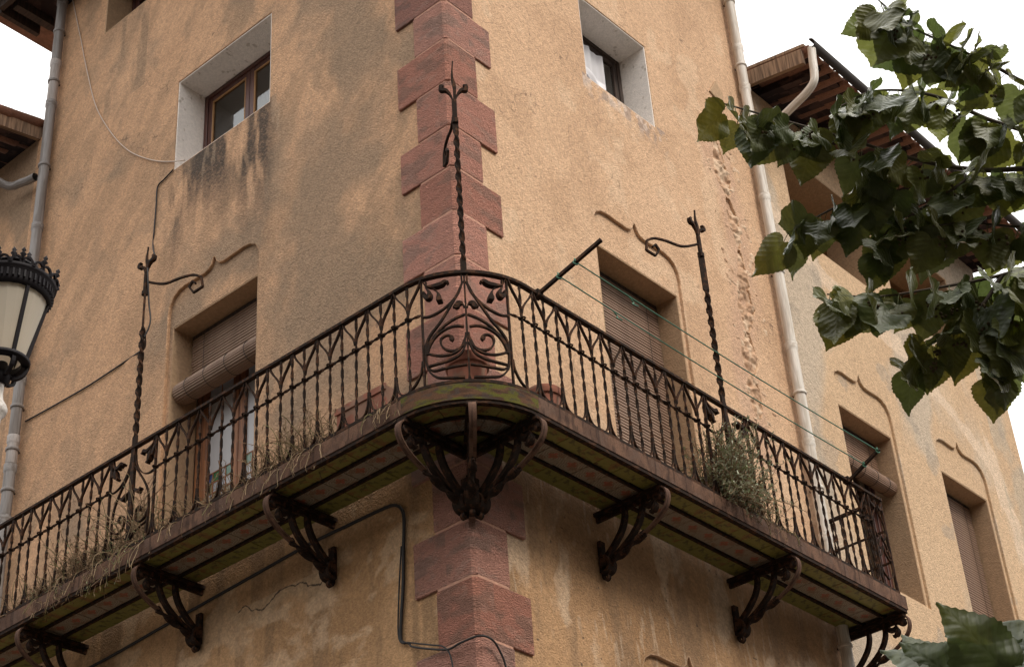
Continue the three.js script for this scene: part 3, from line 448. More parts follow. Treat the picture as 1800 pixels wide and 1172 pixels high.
// ---------------------------------------------------------------- railing
const QA = PI / 4 * RD;                                  // half the arc length round the corner
const railPhi = (s) => Math.min(0, Math.max(-PI / 2, (s - QA) / RD));
function railAt(s, n = 0) {
  const r = RD + n; if (s >= QA) return [s - QA, r]; if (s <= -QA) return [-r, s + QA];
  const f = railPhi(s); return [r * Math.sin(f), r * Math.cos(f)];
}
function onRail(g) { const p = g.attributes.position; for (let i = 0; i < p.count; i++) { const [x, z] = railAt(p.getX(i), p.getZ(i)); p.setXYZ(i, x, p.getY(i), z); } const f = g.index ? g.toNonIndexed() : g; f.computeVertexNormals(); return f; }
const rail = thing('balcony_railing', 'wrought iron balcony railing with twisted balusters and a scrolled corner panel', 'railing');
const YT = 1.12, YM = 0.81, YB = 0.195, SR = XR - 0.03 + QA, SL = ZL + 0.03 - QA;
function longBar(s0, s1, y0, y1, w, step) { const n = Math.max(1, Math.ceil((s1 - s0) / step)), g = new THREE.BoxGeometry(s1 - s0, y1 - y0, w, n, 1, 1); g.translate((s0 + s1) / 2, (y0 + y1) / 2, 0); return boxUV(g); }
part(rail, 'top_rail', onRail(merge([longBar(SL, SR, YT - 0.014, YT + 0.010, 0.042, 0.03), longBar(SL, SR, YT + 0.0101, YT + 0.016, 0.03, 0.03)])), iron);
part(rail, 'bottom_rail', onRail(longBar(SL, SR, YB - 0.012, YB + 0.012, 0.034, 0.03)), iron);
const balA = twist(YB, YT - 0.012, 0.023, 0.0085, 3.5, YB + 0.06, YT - 0.05, 44), balB = twist(YB, YT - 0.012, 0.024, 0.009, 3.0, YB + 0.17, YT - 0.06, 44);
const knot = (() => { const l = [shift(new THREE.TorusGeometry(0.017, 0.0075, 5, 8), 0, YM + 0.008, 0), shift(new THREE.TorusGeometry(0.017, 0.0075, 5, 8), 0, YM - 0.008, 0)]; l.forEach((g, i) => { g.translate(0, -YM, 0); g.rotateX(PI / 2 + (i ? 0.3 : -0.3)); g.translate(0, YM, 0); }); return boxUV(merge(l)); })();
const armL = strap([[0, YM + 0.05], [0.012, YM + 0.1], [0.045, YM + 0.16], [0.085, YM + 0.215], [0.116, YM + 0.27], [0.124, YT - 0.014]], 0.0095, 0.022, 14);
const armR = strap([[0, YM + 0.05], [-0.012, YM + 0.1], [-0.045, YM + 0.16], [-0.085, YM + 0.215], [-0.116, YM + 0.27], [-0.124, YT - 0.014]], 0.0095, 0.022, 14);
const footL = strap([[0.004, YB + 0.2], [0.008, YB + 0.13], [0.022, YB + 0.07], [0.05, YB + 0.028], [0.085, YB + 0.012]], 0.009, 0.022, 12);
const footR = strap([[-0.004, YB + 0.2], [-0.008, YB + 0.13], [-0.022, YB + 0.07], [-0.05, YB + 0.028], [-0.085, YB + 0.012]], 0.009, 0.022, 12);
function put(name, g, s, y = 0) { const [x, z] = railAt(s); const o = part(rail, name, g, iron, [x, y, z], railPhi(s)); if (name === 'baluster') { o.rotation.order = 'YXZ'; o.rotation.z = rr(-0.011, 0.011); o.rotation.x = rr(-0.01, 0.01); } return o; }
// s of the A (plain) and B (footed) balusters on each side
const posts = [];
function run(side, s0, step, n, firstArm) {
  for (let k = 0; k < n; k++) {
    const b = side * (s0 + k * step), a = side * (s0 + (k - 0.5) * step);
    put('baluster', balB, b); put('baluster_foot', merge([footL, footR]), b);
    if (k || firstArm) { put('baluster', balA, a); const q = sub2(a); part(rail, 'fork', merge([armL.clone(), armR.clone()]).scale(step / 0.2645, 1, 1), iron, q.p, q.r); put('collar', knot, a); }
    put('collar', knot, b);
  }
}
const sub2 = (s) => { const [x, z] = railAt(s); return { p: [x, 0, z], r: railPhi(s) }; };
run(1, 0.58, 0.2632, 9, true); run(-1, 0.577, 0.2704, 11, true);
const RP = 2.485 + QA, LP = -(3.08 + QA);                // centres of the panels that carry the tall standards
run(1, RP + 0.31, 0.2632, 8, false); run(-1, -LP + 0.30, 0.2704, 9, false);
// twisted middle rail in stretches between the panels
for (const [a, b] of [[-LP - 0.3, 0.325].map((v) => -v), [0.325, RP - 0.29], [RP + 0.3, SR - 0.24], [SL, LP - 0.3]]) {
  const s0 = Math.min(a, b), s1 = Math.max(a, b), g = twist(0, s1 - s0, 0.022, 0.009, (s1 - s0) / 0.13, 0, s1 - s0, Math.ceil((s1 - s0) / 0.0132)); g.rotateZ(-PI / 2); g.translate(s0, YM, 0); part(rail, 'middle_rail', onRail(g), iron);
}
// scrolled corner panel
const mirror = (pts) => pts.map(([a, b]) => [-a, b]);
function both(name, pts, t = 0.013, w = 0.022, n = 24, taper) { for (const q of [pts, mirror(pts)]) part(rail, name, onRail(strap(q, t, w, n, taper)), iron); }
part(rail, 'panel_bar', onRail(shift(twist(YB - 0.02, YT, 0.013, 0.013, 0, YB, YT, 4), 0, 0, 0)), iron);
both('panel_post', [[0.322, YB - 0.02], [0.322, YT - 0.01]], 0.011, 0.022, 2);
both('panel_scroll', [[0.02, 1.105], [0.021, 1.02], [0.05, 0.939], [0.105, 0.862], [0.179, 0.805], [0.259, 0.778], [0.325, 0.79]], 0.013, 0.022);
both('panel_scroll', [[0.012, 1.04], [0.058, 0.929], [0.128, 0.803], [0.191, 0.703], [0.25, 0.635], [0.292, 0.567], [0.303, 0.491], [0.300, 0.402], [0.284, 0.325], [0.226, 0.258], [0.139, 0.236], [0.031, 0.23]], 0.013, 0.022, 40);
both('panel_scroll', [[0.01, 0.755], [0.097, 0.715], [0.18, 0.656], [0.247, 0.585], [0.288, 0.517], [0.296, 0.461]]);
both('panel_scroll', [[0.02, 0.652], [0.086, 0.66], [0.153, 0.642], [0.221, 0.599], [0.271, 0.532], [0.29, 0.478]]);
both('panel_volute', [[0.010, 0.60], [0.02, 0.53], [0.052, 0.474], [0.101, 0.454], [0.152, 0.47], [0.185, 0.514], [0.187, 0.563], [0.159, 0.588], [0.125, 0.586], [0.103, 0.562], [0.118, 0.545]], 0.013, 0.022, 44, (t) => 1 + 1.2 * ss(0.8, 1, t));
both('panel_scroll', [[0.014, 0.56], [0.059, 0.462], [0.124, 0.428], [0.201, 0.43], [0.29, 0.47]]);
both('panel_scroll', [[0.01, 0.52], [0.05, 0.428], [0.122, 0.383], [0.206, 0.367], [0.29, 0.362]]);
both('panel_scroll', [[0.012, 0.335], [0.045, 0.331], [0.177, 0.318], [0.247, 0.317], [0.288, 0.345]]);
const leafTaper = (t) => 0.7 + 2.0 * ss(0.15, 0.5, t) * ss(1.02, 0.65, t) + 1.4 * ss(0.85, 1, t);
both('panel_leaf', [[0.311, 1.105], [0.285, 1.05], [0.229, 1.026], [0.166, 1.03], [0.135, 1.05], [0.118, 1.036]], 0.010, 0.03, 20, leafTaper);
both('panel_leaf', [[0.285, 1.05], [0.218, 1.001], [0.188, 0.944], [0.183, 0.885]], 0.012, 0.034, 18, (t) => 0.7 + 2.6 * ss(0.45, 0.95, t));
both('panel_leaf', [[0.284, 1.09], [0.28, 1.027], [0.253, 0.972], [0.265, 0.936], [0.293, 0.955], [0.303, 0.995]], 0.012, 0.03, 18, leafTaper);
both('panel_leaf', [[0.01, 0.815], [0.022, 0.845], [0.05, 0.848], [0.065, 0.822], [0.084, 0.832]], 0.013, 0.024, 14, leafTaper);
both('panel_leaf', [[0.003, YB + 0.05], [0.012, YB + 0.01], [0.04, YB - 0.008]], 0.008, 0.02, 8);
both('baluster_foot', [[0.33, 0.42], [0.345, 0.335], [0.395, 0.25], [0.455, 0.21]], 0.011, 0.02, 12);
// panels round the two tall standards
function standardPanel(c, end) {
  const P = (name, pts, t = 0.009, w = 0.018, n = 22, tp) => { for (const q of [pts, mirror(pts)]) part(rail, name, onRail(shift(strap(q, t, w, n, tp), c, 0, 0)), iron); };
  P('panel_post', [[0.292, YB], [0.292, YT - 0.01]], 0.011, 0.022, 2);
  P('panel_scroll', [[0.292, 0.80], [0.22, 0.79], [0.15, 0.815], [0.09, 0.87], [0.045, 0.95], [0.03, 1.04]], 0.009);
  P('panel_scroll', [[0.03, 0.93], [0.09, 0.84], [0.16, 0.74], [0.215, 0.63], [0.235, 0.5], [0.232, 0.38], [0.22, 0.25]], 0.010, 0.02, 26);
  P('panel_leaf', [[0.27, 1.105], [0.25, 1.04], [0.19, 1.0], [0.14, 1.02], [0.115, 1.0]], 0.010, 0.03, 18, leafTaper);
  P('panel_leaf', [[0.255, 1.05], [0.225, 0.98], [0.215, 0.92], [0.185, 0.89]], 0.012, 0.03, 18, leafTaper);
  P('panel_leaf', [[0.265, 1.07], [0.275, 1.0], [0.255, 0.95], [0.235, 0.965]], 0.011, 0.026, 14, leafTaper);
  P('panel_volute', [[0.23, 0.46], [0.19, 0.40], [0.12, 0.385], [0.075, 0.43], [0.075, 0.50], [0.115, 0.53], [0.145, 0.505], [0.13, 0.475]], 0.010, 0.02, 30, (t) => 1 + ss(0.8, 1, t));
  P('panel_scroll', [[0.235, 0.36], [0.16, 0.345], [0.08, 0.32], [0.02, 0.28]], 0.008);
  P('panel_leaf', [[0.02, 0.72], [0.06, 0.70], [0.10, 0.67], [0.13, 0.69]], 0.012, 0.026, 12, leafTaper);
}
standardPanel(RP); standardPanel(LP);
// last panel on the right and the short return to the wall
{
  const c = SR - 0.125, P = (name, pts, t = 0.009, w = 0.018, n = 22, tp) => part(rail, name, onRail(shift(strap(pts, t, w, n, tp), c, 0, 0)), iron);
  P('panel_post', [[-0.115, YB], [-0.115, YT - 0.01]], 0.012, 0.024, 2); P('panel_post', [[0.115, YB - 0.02], [0.115, YT]], 0.014, 0.026, 2);
  for (const s of [1, -1]) {
    const q = (p) => p.map(([a, b]) => [a * s, b]);
    P('panel_scroll', q([[0.005, 1.08], [0.03, 0.98], [0.09, 0.88], [0.1, 0.78], [0.05, 0.69]])); P('panel_volute', q([[0.0, 0.62], [0.04, 0.53], [0.085, 0.5], [0.1, 0.56], [0.075, 0.6], [0.05, 0.575]])); P('panel_scroll', q([[0.0, 0.72], [0.06, 0.64], [0.1, 0.5], [0.09, 0.36], [0.0, 0.29]]));
    P('panel_leaf', q([[0.1, 1.09], [0.08, 1.02], [0.045, 1.0], [0.03, 1.03]]), 0.011, 0.028, 14, leafTaper);
  }
  const x = XR - 0.035, ret = (y, h, w) => box(x - w / 2, x + w / 2, y - h / 2, y + h / 2, 0.01, RD - 0.02);
  part(rail, 'top_rail', ret(YT, 0.024, 0.04), iron); part(rail, 'bottom_rail', ret(YB, 0.022, 0.03), iron); part(rail, 'middle_rail', ret(YM, 0.016, 0.02), iron); part(rail, 'middle_rail', ret(0.5, 0.016, 0.02), iron);
  for (const z of [0.1, 0.22, 0.34, 0.46]) part(rail, 'baluster', balA, iron, [x, 0, z], PI / 2);
}

// ---------------------------------------------------------------- brackets below the balcony, drawn as (distance from the wall, height)
function bracketParts(root, rot, reach = 0) {
  const f = (pts) => pts.map(([a, b]) => [a, b]);
  const P = (name, g) => part(root, name, g, iron, null, rot);
  P('arm', merge([box(0.0, 0.645, -0.03, -0.001, -0.038, 0.038), box(0.0, 0.62, -0.075, -0.0301, -0.012, 0.012)]));
  const outer = part(root, 'outer_strap', strap(f([[0.635, -0.012], [0.672, -0.05], [0.683, -0.11], [0.66, -0.175], [0.60, -0.235], [0.52, -0.285], [0.43, -0.325]]), 0.012, 0.056, 24, (t) => 1 - 0.25 * t), rustIron, null, rot);
  const tw = twist(0, 0.42, 0.062, 0.016, 1.0, 0.02, 0.38, 22); tw.rotateZ(PI / 2 + 0.36); tw.translate(0.44, -0.321, 0); const p = tw.attributes.position;
  P('twisted_bar', tw);
  P('brace', strap(f([[0.43, -0.045], [0.435, -0.12], [0.405, -0.2], [0.335, -0.285], [0.23, -0.36], [0.1, -0.425], [0.035, -0.45]]), 0.03, 0.05, 24));
  P('brace', strap(f([[0.27, -0.045], [0.27, -0.12], [0.235, -0.21], [0.16, -0.30], [0.08, -0.37], [0.035, -0.41]]), 0.03, 0.05, 20));
  P('wall_strap', merge([box(0.004, 0.034, -0.50, -0.24, -0.03, 0.03), strap([[0.018, -0.49], [0.02, -0.54], [0.04, -0.565], [0.065, -0.55], [0.06, -0.525]], 0.012, 0.04, 12)]));
  P('foot_scroll', merge([strap([[0.03, -0.37], [0.085, -0.40], [0.105, -0.455], [0.085, -0.50], [0.03, -0.515]], 0.018, 0.10, 14), box(0.03, 0.085, -0.47, -0.40, -0.052, 0.052)]));
  P('leaf_ornament', merge([strap([[0.56, -0.05], [0.55, -0.09], [0.52, -0.115], [0.475, -0.11], [0.465, -0.08], [0.485, -0.075]], 0.013, 0.03, 16, leafTaper), strap([[0.55, -0.08], [0.565, -0.13], [0.545, -0.17], [0.51, -0.18]], 0.012, 0.03, 14, leafTaper), strap([[0.555, -0.07], [0.60, -0.095], [0.635, -0.085], [0.64, -0.055]], 0.012, 0.03, 12, leafTaper)]));
}
// local x of a bracket points away from the wall
const brList = [
  [[0, 0, -1.385], PI, 'iron scroll bracket under the left balcony, nearest to the corner', 'left'], [[0, 0, -2.915], PI, 'iron scroll bracket under the left balcony, second from the corner', 'left'], [[0, 0, -4.43], PI, 'iron scroll bracket under the left balcony, at the left edge of the picture', 'left'],
  [[1.44, 0, 0], -PI / 2, 'iron scroll bracket under the right balcony, nearest to the corner', 'right'], [[3.18, 0, 0], -PI / 2, 'iron scroll bracket under the right balcony, second from the corner', 'right'], [[4.90, 0, 0], -PI / 2, 'iron scroll bracket at the far right end of the balcony', 'right'],
];
for (const [p, r, label] of brList) { const b = thing('balcony_bracket', label, 'bracket', 'iron brackets carrying the balcony', p); bracketParts(b, r); }
{
  const b = thing('corner_bracket', 'three armed iron bracket fanning out under the rounded balcony corner', 'bracket');
  for (const [a, dx, dz] of [[PI, -0.03, 0.0], [-PI * 3 / 4, -0.04, 0.04], [-PI / 2, 0, 0.03]]) { const g = sub(b, 'bracket_arm', [dx, 0, dz]); bracketParts(g, a); }
  part(b, 'collar', chamferBox(-0.05, 0.05, -0.40, -0.355, -0.03, 0.05), iron, [-0.065, 0, 0.065], -PI / 4);
}

// ---------------------------------------------------------------- tall twisted standards on the railing
function standard(label, s, hookTurn, kind) {
  const [x, z] = railAt(s, 0.0), o = thing('iron_standard', label, 'iron post', 'twisted iron standards rising from the railing', [x, 0, z]); o.rotation.y = railPhi(s);
  const m = iron;
  if (kind === 'corner') part(o, 'post', twist(YT, 2.52, 0.044, 0.018, 5.5, YT + 0.1, 2.45, 110), m);
  else part(o, 'post', merge([twist(0.164, YT + 0.03, 0.046, 0.03, 0, 0.3, 1.0, 2), twist(YT + 0.03, 2.66, 0.052, 0.020, 4.6, YT + 0.1, 2.3, 100)]), m);
  const t = kind === 'corner' ? 2.52 : 2.64;
  part(o, 'collar', merge([chamferBox(-0.024, 0.024, t, t + 0.05, -0.024, 0.024), chamferBox(-0.019, 0.019, t + 0.05, t + 0.23, -0.015, 0.015)]), m);
  const y = t + 0.22, sp = 3.16 - y;
  part(o, 'finial', strap([[0, y - 0.02], [0.008, y + sp * 0.35], [-0.006, y + sp * 0.6], [0.004, y + sp]], 0.02, 0.018, 18, (k) => 0.5 + 1.1 * Math.sin(PI * Math.min(1, k * 1.15)) * (1 - 0.5 * k)), m);
  for (const q of [1, -1]) part(o, 'finial_leaf', strap([[0.004 * q, y - 0.03], [0.022 * q, y + 0.06], [0.06 * q, y + 0.115], [0.095 * q, y + 0.12], [0.098 * q, y + 0.155], [0.075 * q, y + 0.165]], 0.018, 0.03, 20, (k) => 0.5 + 1.1 * ss(0.1, 0.55, k) * ss(1.1, 0.7, k)), m);
  const hk = kind === 'corner' ? 0.42 : 0.62, pts = [[0, 2.79], [0.08, 2.745], [0.2, 2.70], [0.36, 2.71], [0.48, 2.70], [0.56, 2.655]].map(([a, b]) => [a * hk / 0.62, b]);
  const tip = pts[pts.length - 1], sq = [tip, [tip[0] + 0.02, tip[1] - 0.11], [tip[0] - 0.07, tip[1] - 0.145], [tip[0] - 0.115, tip[1] - 0.07], [tip[0] - 0.085, tip[1] - 0.02], [tip[0] - 0.05, tip[1] - 0.055]];
  const hook = sub(o, 'hook', null, hookTurn); part(hook, 'arm', strap(pts, 0.016, 0.02, 24), m); part(hook, 'curl', merge(sq.slice(1).map((e, i) => strap([sq[i], e], 0.016, 0.022, 2))), m);
  const dy = kind === 'corner' ? -0.12 : 0; hook.position.y = dy;
  return o;
}
standard('twisted iron standard with a hook left of the open-blind balcony door', LP, 0.34, 'side');
standard('twisted iron standard right of the closed-blind balcony door', RP, PI - 0.34, 'side');
standard('twisted iron standard with a trident finial on the railing corner, before the quoins', 0, PI / 2 + 0.2, 'corner');

// ---------------------------------------------------------------- roller blinds of thin wooden slats
function blind(name, label, cu, half, top, bottom, zf, rot, roll, m, pitch = 0.031) {
  const o = thing(name, label, 'roller blind', 'wooden roller blinds'); const slat = [];
  for (let y = top; y > bottom; y -= pitch) { const g = new THREE.CylinderGeometry(pitch * 0.44, pitch * 0.44, 2 * half, 6, 1, false); g.rotateZ(PI / 2); g.scale(1, 1, 0.75); g.rotateZ(rr(-0.0008, 0.0008)); g.translate(cu + rr(-0.006, 0.006), y + rr(-0.0008, 0.0008), zf + rr(-0.002, 0.002)); slat.push(g); }
  stuff(part(o, 'slats', merge(slat), m, null, rot));
  for (const k of [-0.7, 0.7]) part(o, 'cord', box(cu + half * k - 0.002, cu + half * k + 0.002, bottom, top + 0.02, zf + 0.012, zf + 0.014), cableBlack, null, rot);
  part(o, 'head_rail', chamferBox(cu - half, cu + half, top, top + 0.04, zf - 0.03, zf + 0.015), darkWood, null, rot);
  if (roll) {
    const r = [], R0 = roll.r; for (let k = 0; k < 26; k++) { const a = k / 26 * 2 * PI, g = new THREE.CylinderGeometry(0.0135, 0.0135, 2 * half + 0.01, 5, 1, false); g.rotateZ(PI / 2); g.translate(cu, roll.y + R0 * Math.sin(a), roll.z + R0 * Math.cos(a)); r.push(g); }
    const core = new THREE.CylinderGeometry(R0 - 0.002, R0 - 0.002, 2 * half, 20); core.rotateZ(PI / 2); core.translate(cu, roll.y, roll.z);
    part(o, 'roll', merge([...r, core]), m, null, rot);
    for (const k of [-0.72, -0.25, 0.25, 0.72]) { const g = new THREE.TorusGeometry(R0 + 0.014, 0.003, 4, 28); g.rotateY(PI / 2); g.translate(cu + half * k, roll.y, roll.z); part(o, 'roll_cord', g, cableBlack, null, rot); }
  }
  return o;
}
blind('roller_blind', 'wooden roller blind half rolled up over the left balcony door', DL, HOL - 0.03, 2.76, 2.17, -0.25, LEFT, { r: 0.092, y: 2.14, z: -0.145 }, blindMats[0]);
blind('roller_blind', 'wooden roller blind let down to the floor in the right balcony door', DC, HO - 0.02, 2.78, 0.3, -0.27, 0, null, blindMats[0]);
blind('roller_blind', 'wooden roller blind partly rolled up in the wing window behind the railing end', 6.27, 0.49, 2.76, 2.27, -0.25, 0, { r: 0.075, y: 2.24, z: -0.16 }, blindMats[1]);
blind('roller_blind', 'wooden roller blind let down in the far right wing window', 8.33, 0.49, 2.76, 0.92, -0.27, 0, null, blindMats[0]);

// ---------------------------------------------------------------- downpipes
function downpipe(label, x, z, y0, y1, r, joints, mats, side) {
  const o = thing('drainpipe', label, 'drainpipe'); const ys = [y1, ...joints, y0];
  for (let i = 0; i + 1 < ys.length; i++) {
    const h = ys[i] - ys[i + 1], g = lathe([[r * 0.2, 0.0], [r, 0.004], [r, h - 0.09], [r * 1.14, h - 0.082], [r * 1.16, h - 0.006], [r * 1.0, h]], 18); const uv = g.attributes.uv; for (let k = 0; k < uv.count; k++) uv.setY(k, uv.getY(k) * h / 3 + i * 0.37);
    part(o, 'pipe_length', g, mats[i % mats.length], [x, ys[i + 1], z]);
    const c = lathe([[r * 1.02, 0], [r * 1.22, 0.004], [r * 1.22, 0.03], [r * 1.02, 0.034]], 16), y = ys[i + 1] + h * 0.45; part(o, 'clamp', c, mats[0], [x, y, z]); part(o, 'clamp_pin', side ? box(x, x + 0.08, y + 0.008, y + 0.026, z - 0.008, z + 0.008) : box(x - 0.008, x + 0.008, y + 0.008, y + 0.026, z - 0.08, z), iron);
  }
}
downpipe('grey drainpipe down the left edge of the corner house', -0.085, -5.775, GR, 8.44, 0.055, [7.5, 6.9, 5.2, 3.3, 2.62, 2.3, 1.75, -0.6, -3], [greyPipe, palePipe, greyPipe, greyPipe], true);
downpipe('cream drainpipe between the corner house and the right wing', 4.78, 0.085, GR, 8.44, 0.055, [7.0, 6.42, 4.9, 3.05, 1.95, 0.95, -1.1, -3.4], [creamPipe], false);

// ---------------------------------------------------------------- cables and wires, drawn on the walls
function cable(label, pts, r, m, cat = 'cable') { const o = new THREE.Mesh(tube(pts, r, pts.length * 14, 6), m); o.name = numbered(cat === 'wire' ? 'wire' : 'cable'); o.userData = { label, category: cat }; o.castShadow = true; scene.add(o); }
const onL = (list, d = 0.012) => list.map(([y, z, e]) => [-(e ?? d), y, z]);
cable('thin pale wire sagging from the roof to the upper left window', onL([[8.6, -5.74], [8.1, -5.58], [7.652, -5.436], [7.3, -5.33], [6.957, -5.219], [6.5, -5.06], [6.15, -4.89], [5.72, -4.62], [5.4, -4.37], [5.16, -4.12], [4.95, -3.85], [4.80, -3.6], [4.72, -3.44]]), 0.006, cableWhite, 'wire');
cable('black cable dropping from the upper left window to the iron standard', [...onL([[4.70, -3.61], [4.66, -3.74], [4.62, -3.84], [4.4, -3.845], [4.1, -3.85], [3.9, -3.85]]), [-0.2, 3.5, -3.55], [-0.61, 3.0, -3.09], [-0.61, 2.6, -3.05], [-0.6, 2.35, -3.02], [-0.62, 2.2, -3.06]], 0.008, cableBlack);
cable('black cable running from the left drainpipe to the iron standard', [...onL([[2.79, -5.72], [2.76, -5.25], [2.735, -4.725], [2.74, -4.3], [2.75, -3.98]]), [-0.25, 2.5, -3.55], [-0.6, 2.25, -3.08]], 0.008, cableBlack);
cable('black cable along the wall under the left balcony and down beside the quoins', onL([[-0.25, -5.9], [-0.235, -4.9], [-0.224, -4.097], [-0.18, -3.2], [-0.14, -2.3], [-0.112, -1.643], [-0.118, -1.2], [-0.125, -0.9], [-0.14, -0.74], [-0.2, -0.66], [-0.3, -0.635], [-0.55, -0.65], [-0.81, -0.662], [-1.05, -0.69], [-1.21, -0.70], [-1.25, -0.66]], 0.02), 0.013, cableBlack);
cable('twin black cable looping round the quoins below the balcony', [...onL([[-1.23, -0.70, 0.02], [-1.27, -0.62, 0.02], [-1.32, -0.56, 0.05], [-1.40, -0.38, 0.06], [-1.455, -0.22, 0.06], [-1.45, -0.1, 0.065]]), [-0.06, -1.455, 0.065], [0.06, -1.45, 0.07], [0.14, -1.5, 0.06], [0.2, -1.6, 0.055], [0.21, -1.8, 0.055], [0.2, -2.3, 0.055]], 0.008, cableBlack);
cable('second black cable of the pair below the balcony corner', [...onL([[-0.5, -0.67, 0.02], [-0.9, -0.71, 0.02], [-1.2, -0.715, 0.022], [-1.27, -0.6, 0.03], [-1.37, -0.38, 0.06], [-1.425, -0.26, 0.06], [-1.52, -0.2, 0.06], [-1.7, -0.18, 0.06], [-2.1, -0.17, 0.06]])], 0.006, cableBlack);

// ---------------------------------------------------------------- drying arms and clotheslines
for (const [label, a, b] of [['iron drying arm slanting out of the railing near the corner', [0.154, 1.12, 0.63], [0.205, 1.33, 1.22]], ['iron drying arm at the far right end of the railing', [4.354, 1.10, 0.63], [4.36, 1.29, 1.0]]]) {
  const o = thing('drying_arm', label, 'iron bar', 'drying arms'), d = V(...b).sub(V(...a)), g = box(-0.013, 0.013, 0, d.length(), -0.013, 0.013), m = part(o, 'bar', g, iron, a); m.quaternion.setFromUnitVectors(V(0, 1, 0), d.normalize());
  part(o, 'clamp', chamferBox(a[0] - 0.03, a[0] + 0.03, 1.09, 1.15, 0.6, 0.665), iron);
}
const lineAt = (k) => [[0.154 + 0.051 * k, 1.12 + 0.21 * k, 0.63 + 0.59 * k], [4.354 + 0.006 * k / 0.63, 1.10 + 0.19 * Math.min(1, k / 0.63), 0.63 + 0.37 * Math.min(1, k / 0.63)]];
for (const [label, k] of [['upper green clothesline strung along the right railing', 0.6], ['lower green clothesline strung along the right railing', 0.34]]) {
  const [a, b] = lineAt(k), o = thing('clothesline', label, 'clothesline', 'green clotheslines'), pts = [0, 0.25, 0.5, 0.75, 1].map((t) => [a[0] + (b[0] - a[0]) * t, a[1] + (b[1] - a[1]) * t - 0.05 * 4 * t * (1 - t) * 0.5, a[2] + (b[2] - a[2]) * t]);
  part(o, 'line', tube(pts, 0.0055, 30, 5), lineGreen);
  for (const p of [a, b]) part(o, 'knot', new THREE.TorusKnotGeometry(0.018, 0.006, 24, 5, 2, 3), lineGreen, p);
  const t = 0.15, q = [a[0] + (b[0] - a[0]) * t, a[1] - 0.01, a[2] + (b[2] - a[2]) * t]; part(o, 'loose_end', tube([q, [q[0] + 0.05, q[1] - 0.03, q[2]], [q[0] + 0.02, q[1] - 0.06, q[2] + 0.01], [q[0] + 0.09, q[1] - 0.05, q[2] + 0.01]], 0.005, 16, 5), lineGreen);
}

// ---------------------------------------------------------------- pots
function pot(label, x, z, r, h) {
  const o = thing('flower_pot', label, 'flower pot', 'terracotta pots on the balcony', [x, 0.164, z]);
  part(o, 'body', lathe([[0.001, 0], [r * 0.62, 0], [r * 0.66, 0.01], [r * 0.92, h * 0.78], [r * 0.86, h * 0.78], [r * 0.86, h * 0.8]], 28), clay);
  part(o, 'rim', lathe([[r * 0.9, h * 0.76], [r, h * 0.77], [r * 1.03, h * 0.98], [r * 1.0, h], [r * 0.9, h], [r * 0.86, h * 0.82]], 28), clay);
  part(o, 'soil', lathe([[0.001, h * 0.9], [r * 0.88, h * 0.88]], 20), soil); return o;
}
pot('round terracotta pot behind the scrolled corner panel', -0.31, 0.31, 0.155, 0.32);
pot('terracotta pot behind the right railing, nearest to the corner', 0.34, 0.46, 0.135, 0.26);
{
  const o = thing('flower_trough', 'long terracotta trough behind the left railing', 'planter'); const x0 = -0.58, x1 = -0.38, z0 = -0.74, z1 = -0.24, h = 0.235;
  const side = (a) => a; part(o, 'body', merge([box(x0, x0 + 0.018, 0.164, 0.164 + h + 0.03, z0, z1), box(x1 - 0.018, x1, 0.164, 0.164 + h + 0.03, z0, z1), box(x0 + 0.018, x1 - 0.018, 0.164, 0.164 + h + 0.03, z0, z0 + 0.018), box(x0 + 0.018, x1 - 0.018, 0.164, 0.164 + h + 0.03, z1 - 0.018, z1)]), clay);
  part(o, 'rim', merge([box(x0 - 0.012, x0, 0.39, 0.44, z0 - 0.012, z1 + 0.012), box(x1, x1 + 0.012, 0.39, 0.44, z0 - 0.012, z1 + 0.012)]), clay); part(o, 'soil', box(x0 + 0.019, x1 - 0.019, 0.2, 0.37, z0 + 0.019, z1 - 0.019), soil);
}

// ---------------------------------------------------------------- weeds and shrubs on the balcony
const dryM = [mat(0.30, 0.21, 0.12, 1), mat(0.20, 0.125, 0.07, 1), mat(0.14, 0.12, 0.045, 1)].map((m) => { m.side = THREE.DoubleSide; return m; });
const greenM = [[0.36, 0.375, 0.25], [0.50, 0.51, 0.38], [0.24, 0.27, 0.13]].map(([r, g, b]) => new THREE.MeshPhysicalMaterial({ color: lin(r, g, b), roughness: 0.8, transmission: 0.2, thickness: 0, side: THREE.DoubleSide }));
function blade(p, dir, len, w, droop) {                 // a narrow folded leaf
  const d = dir.clone().normalize(), s = V(-d.z, 0.001, d.x).normalize().multiplyScalar(w / 2), a = p.clone().addScaledVector(d, len * 0.5).add(V(0, -droop * 0.25, 0)), b = p.clone().addScaledVector(d, len).add(V(0, -droop, 0));
  const v = [p, a.clone().add(s), b, p, b, a.clone().sub(s).add(V(0, 0.002, 0))], g = new THREE.BufferGeometry(); g.setAttribute('position', new THREE.Float32BufferAttribute(v.flatMap((q) => [q.x, q.y, q.z]), 3)); g.computeVertexNormals(); g.setAttribute('uv', new THREE.Float32BufferAttribute(new Float32Array(12), 2)); return g;
}
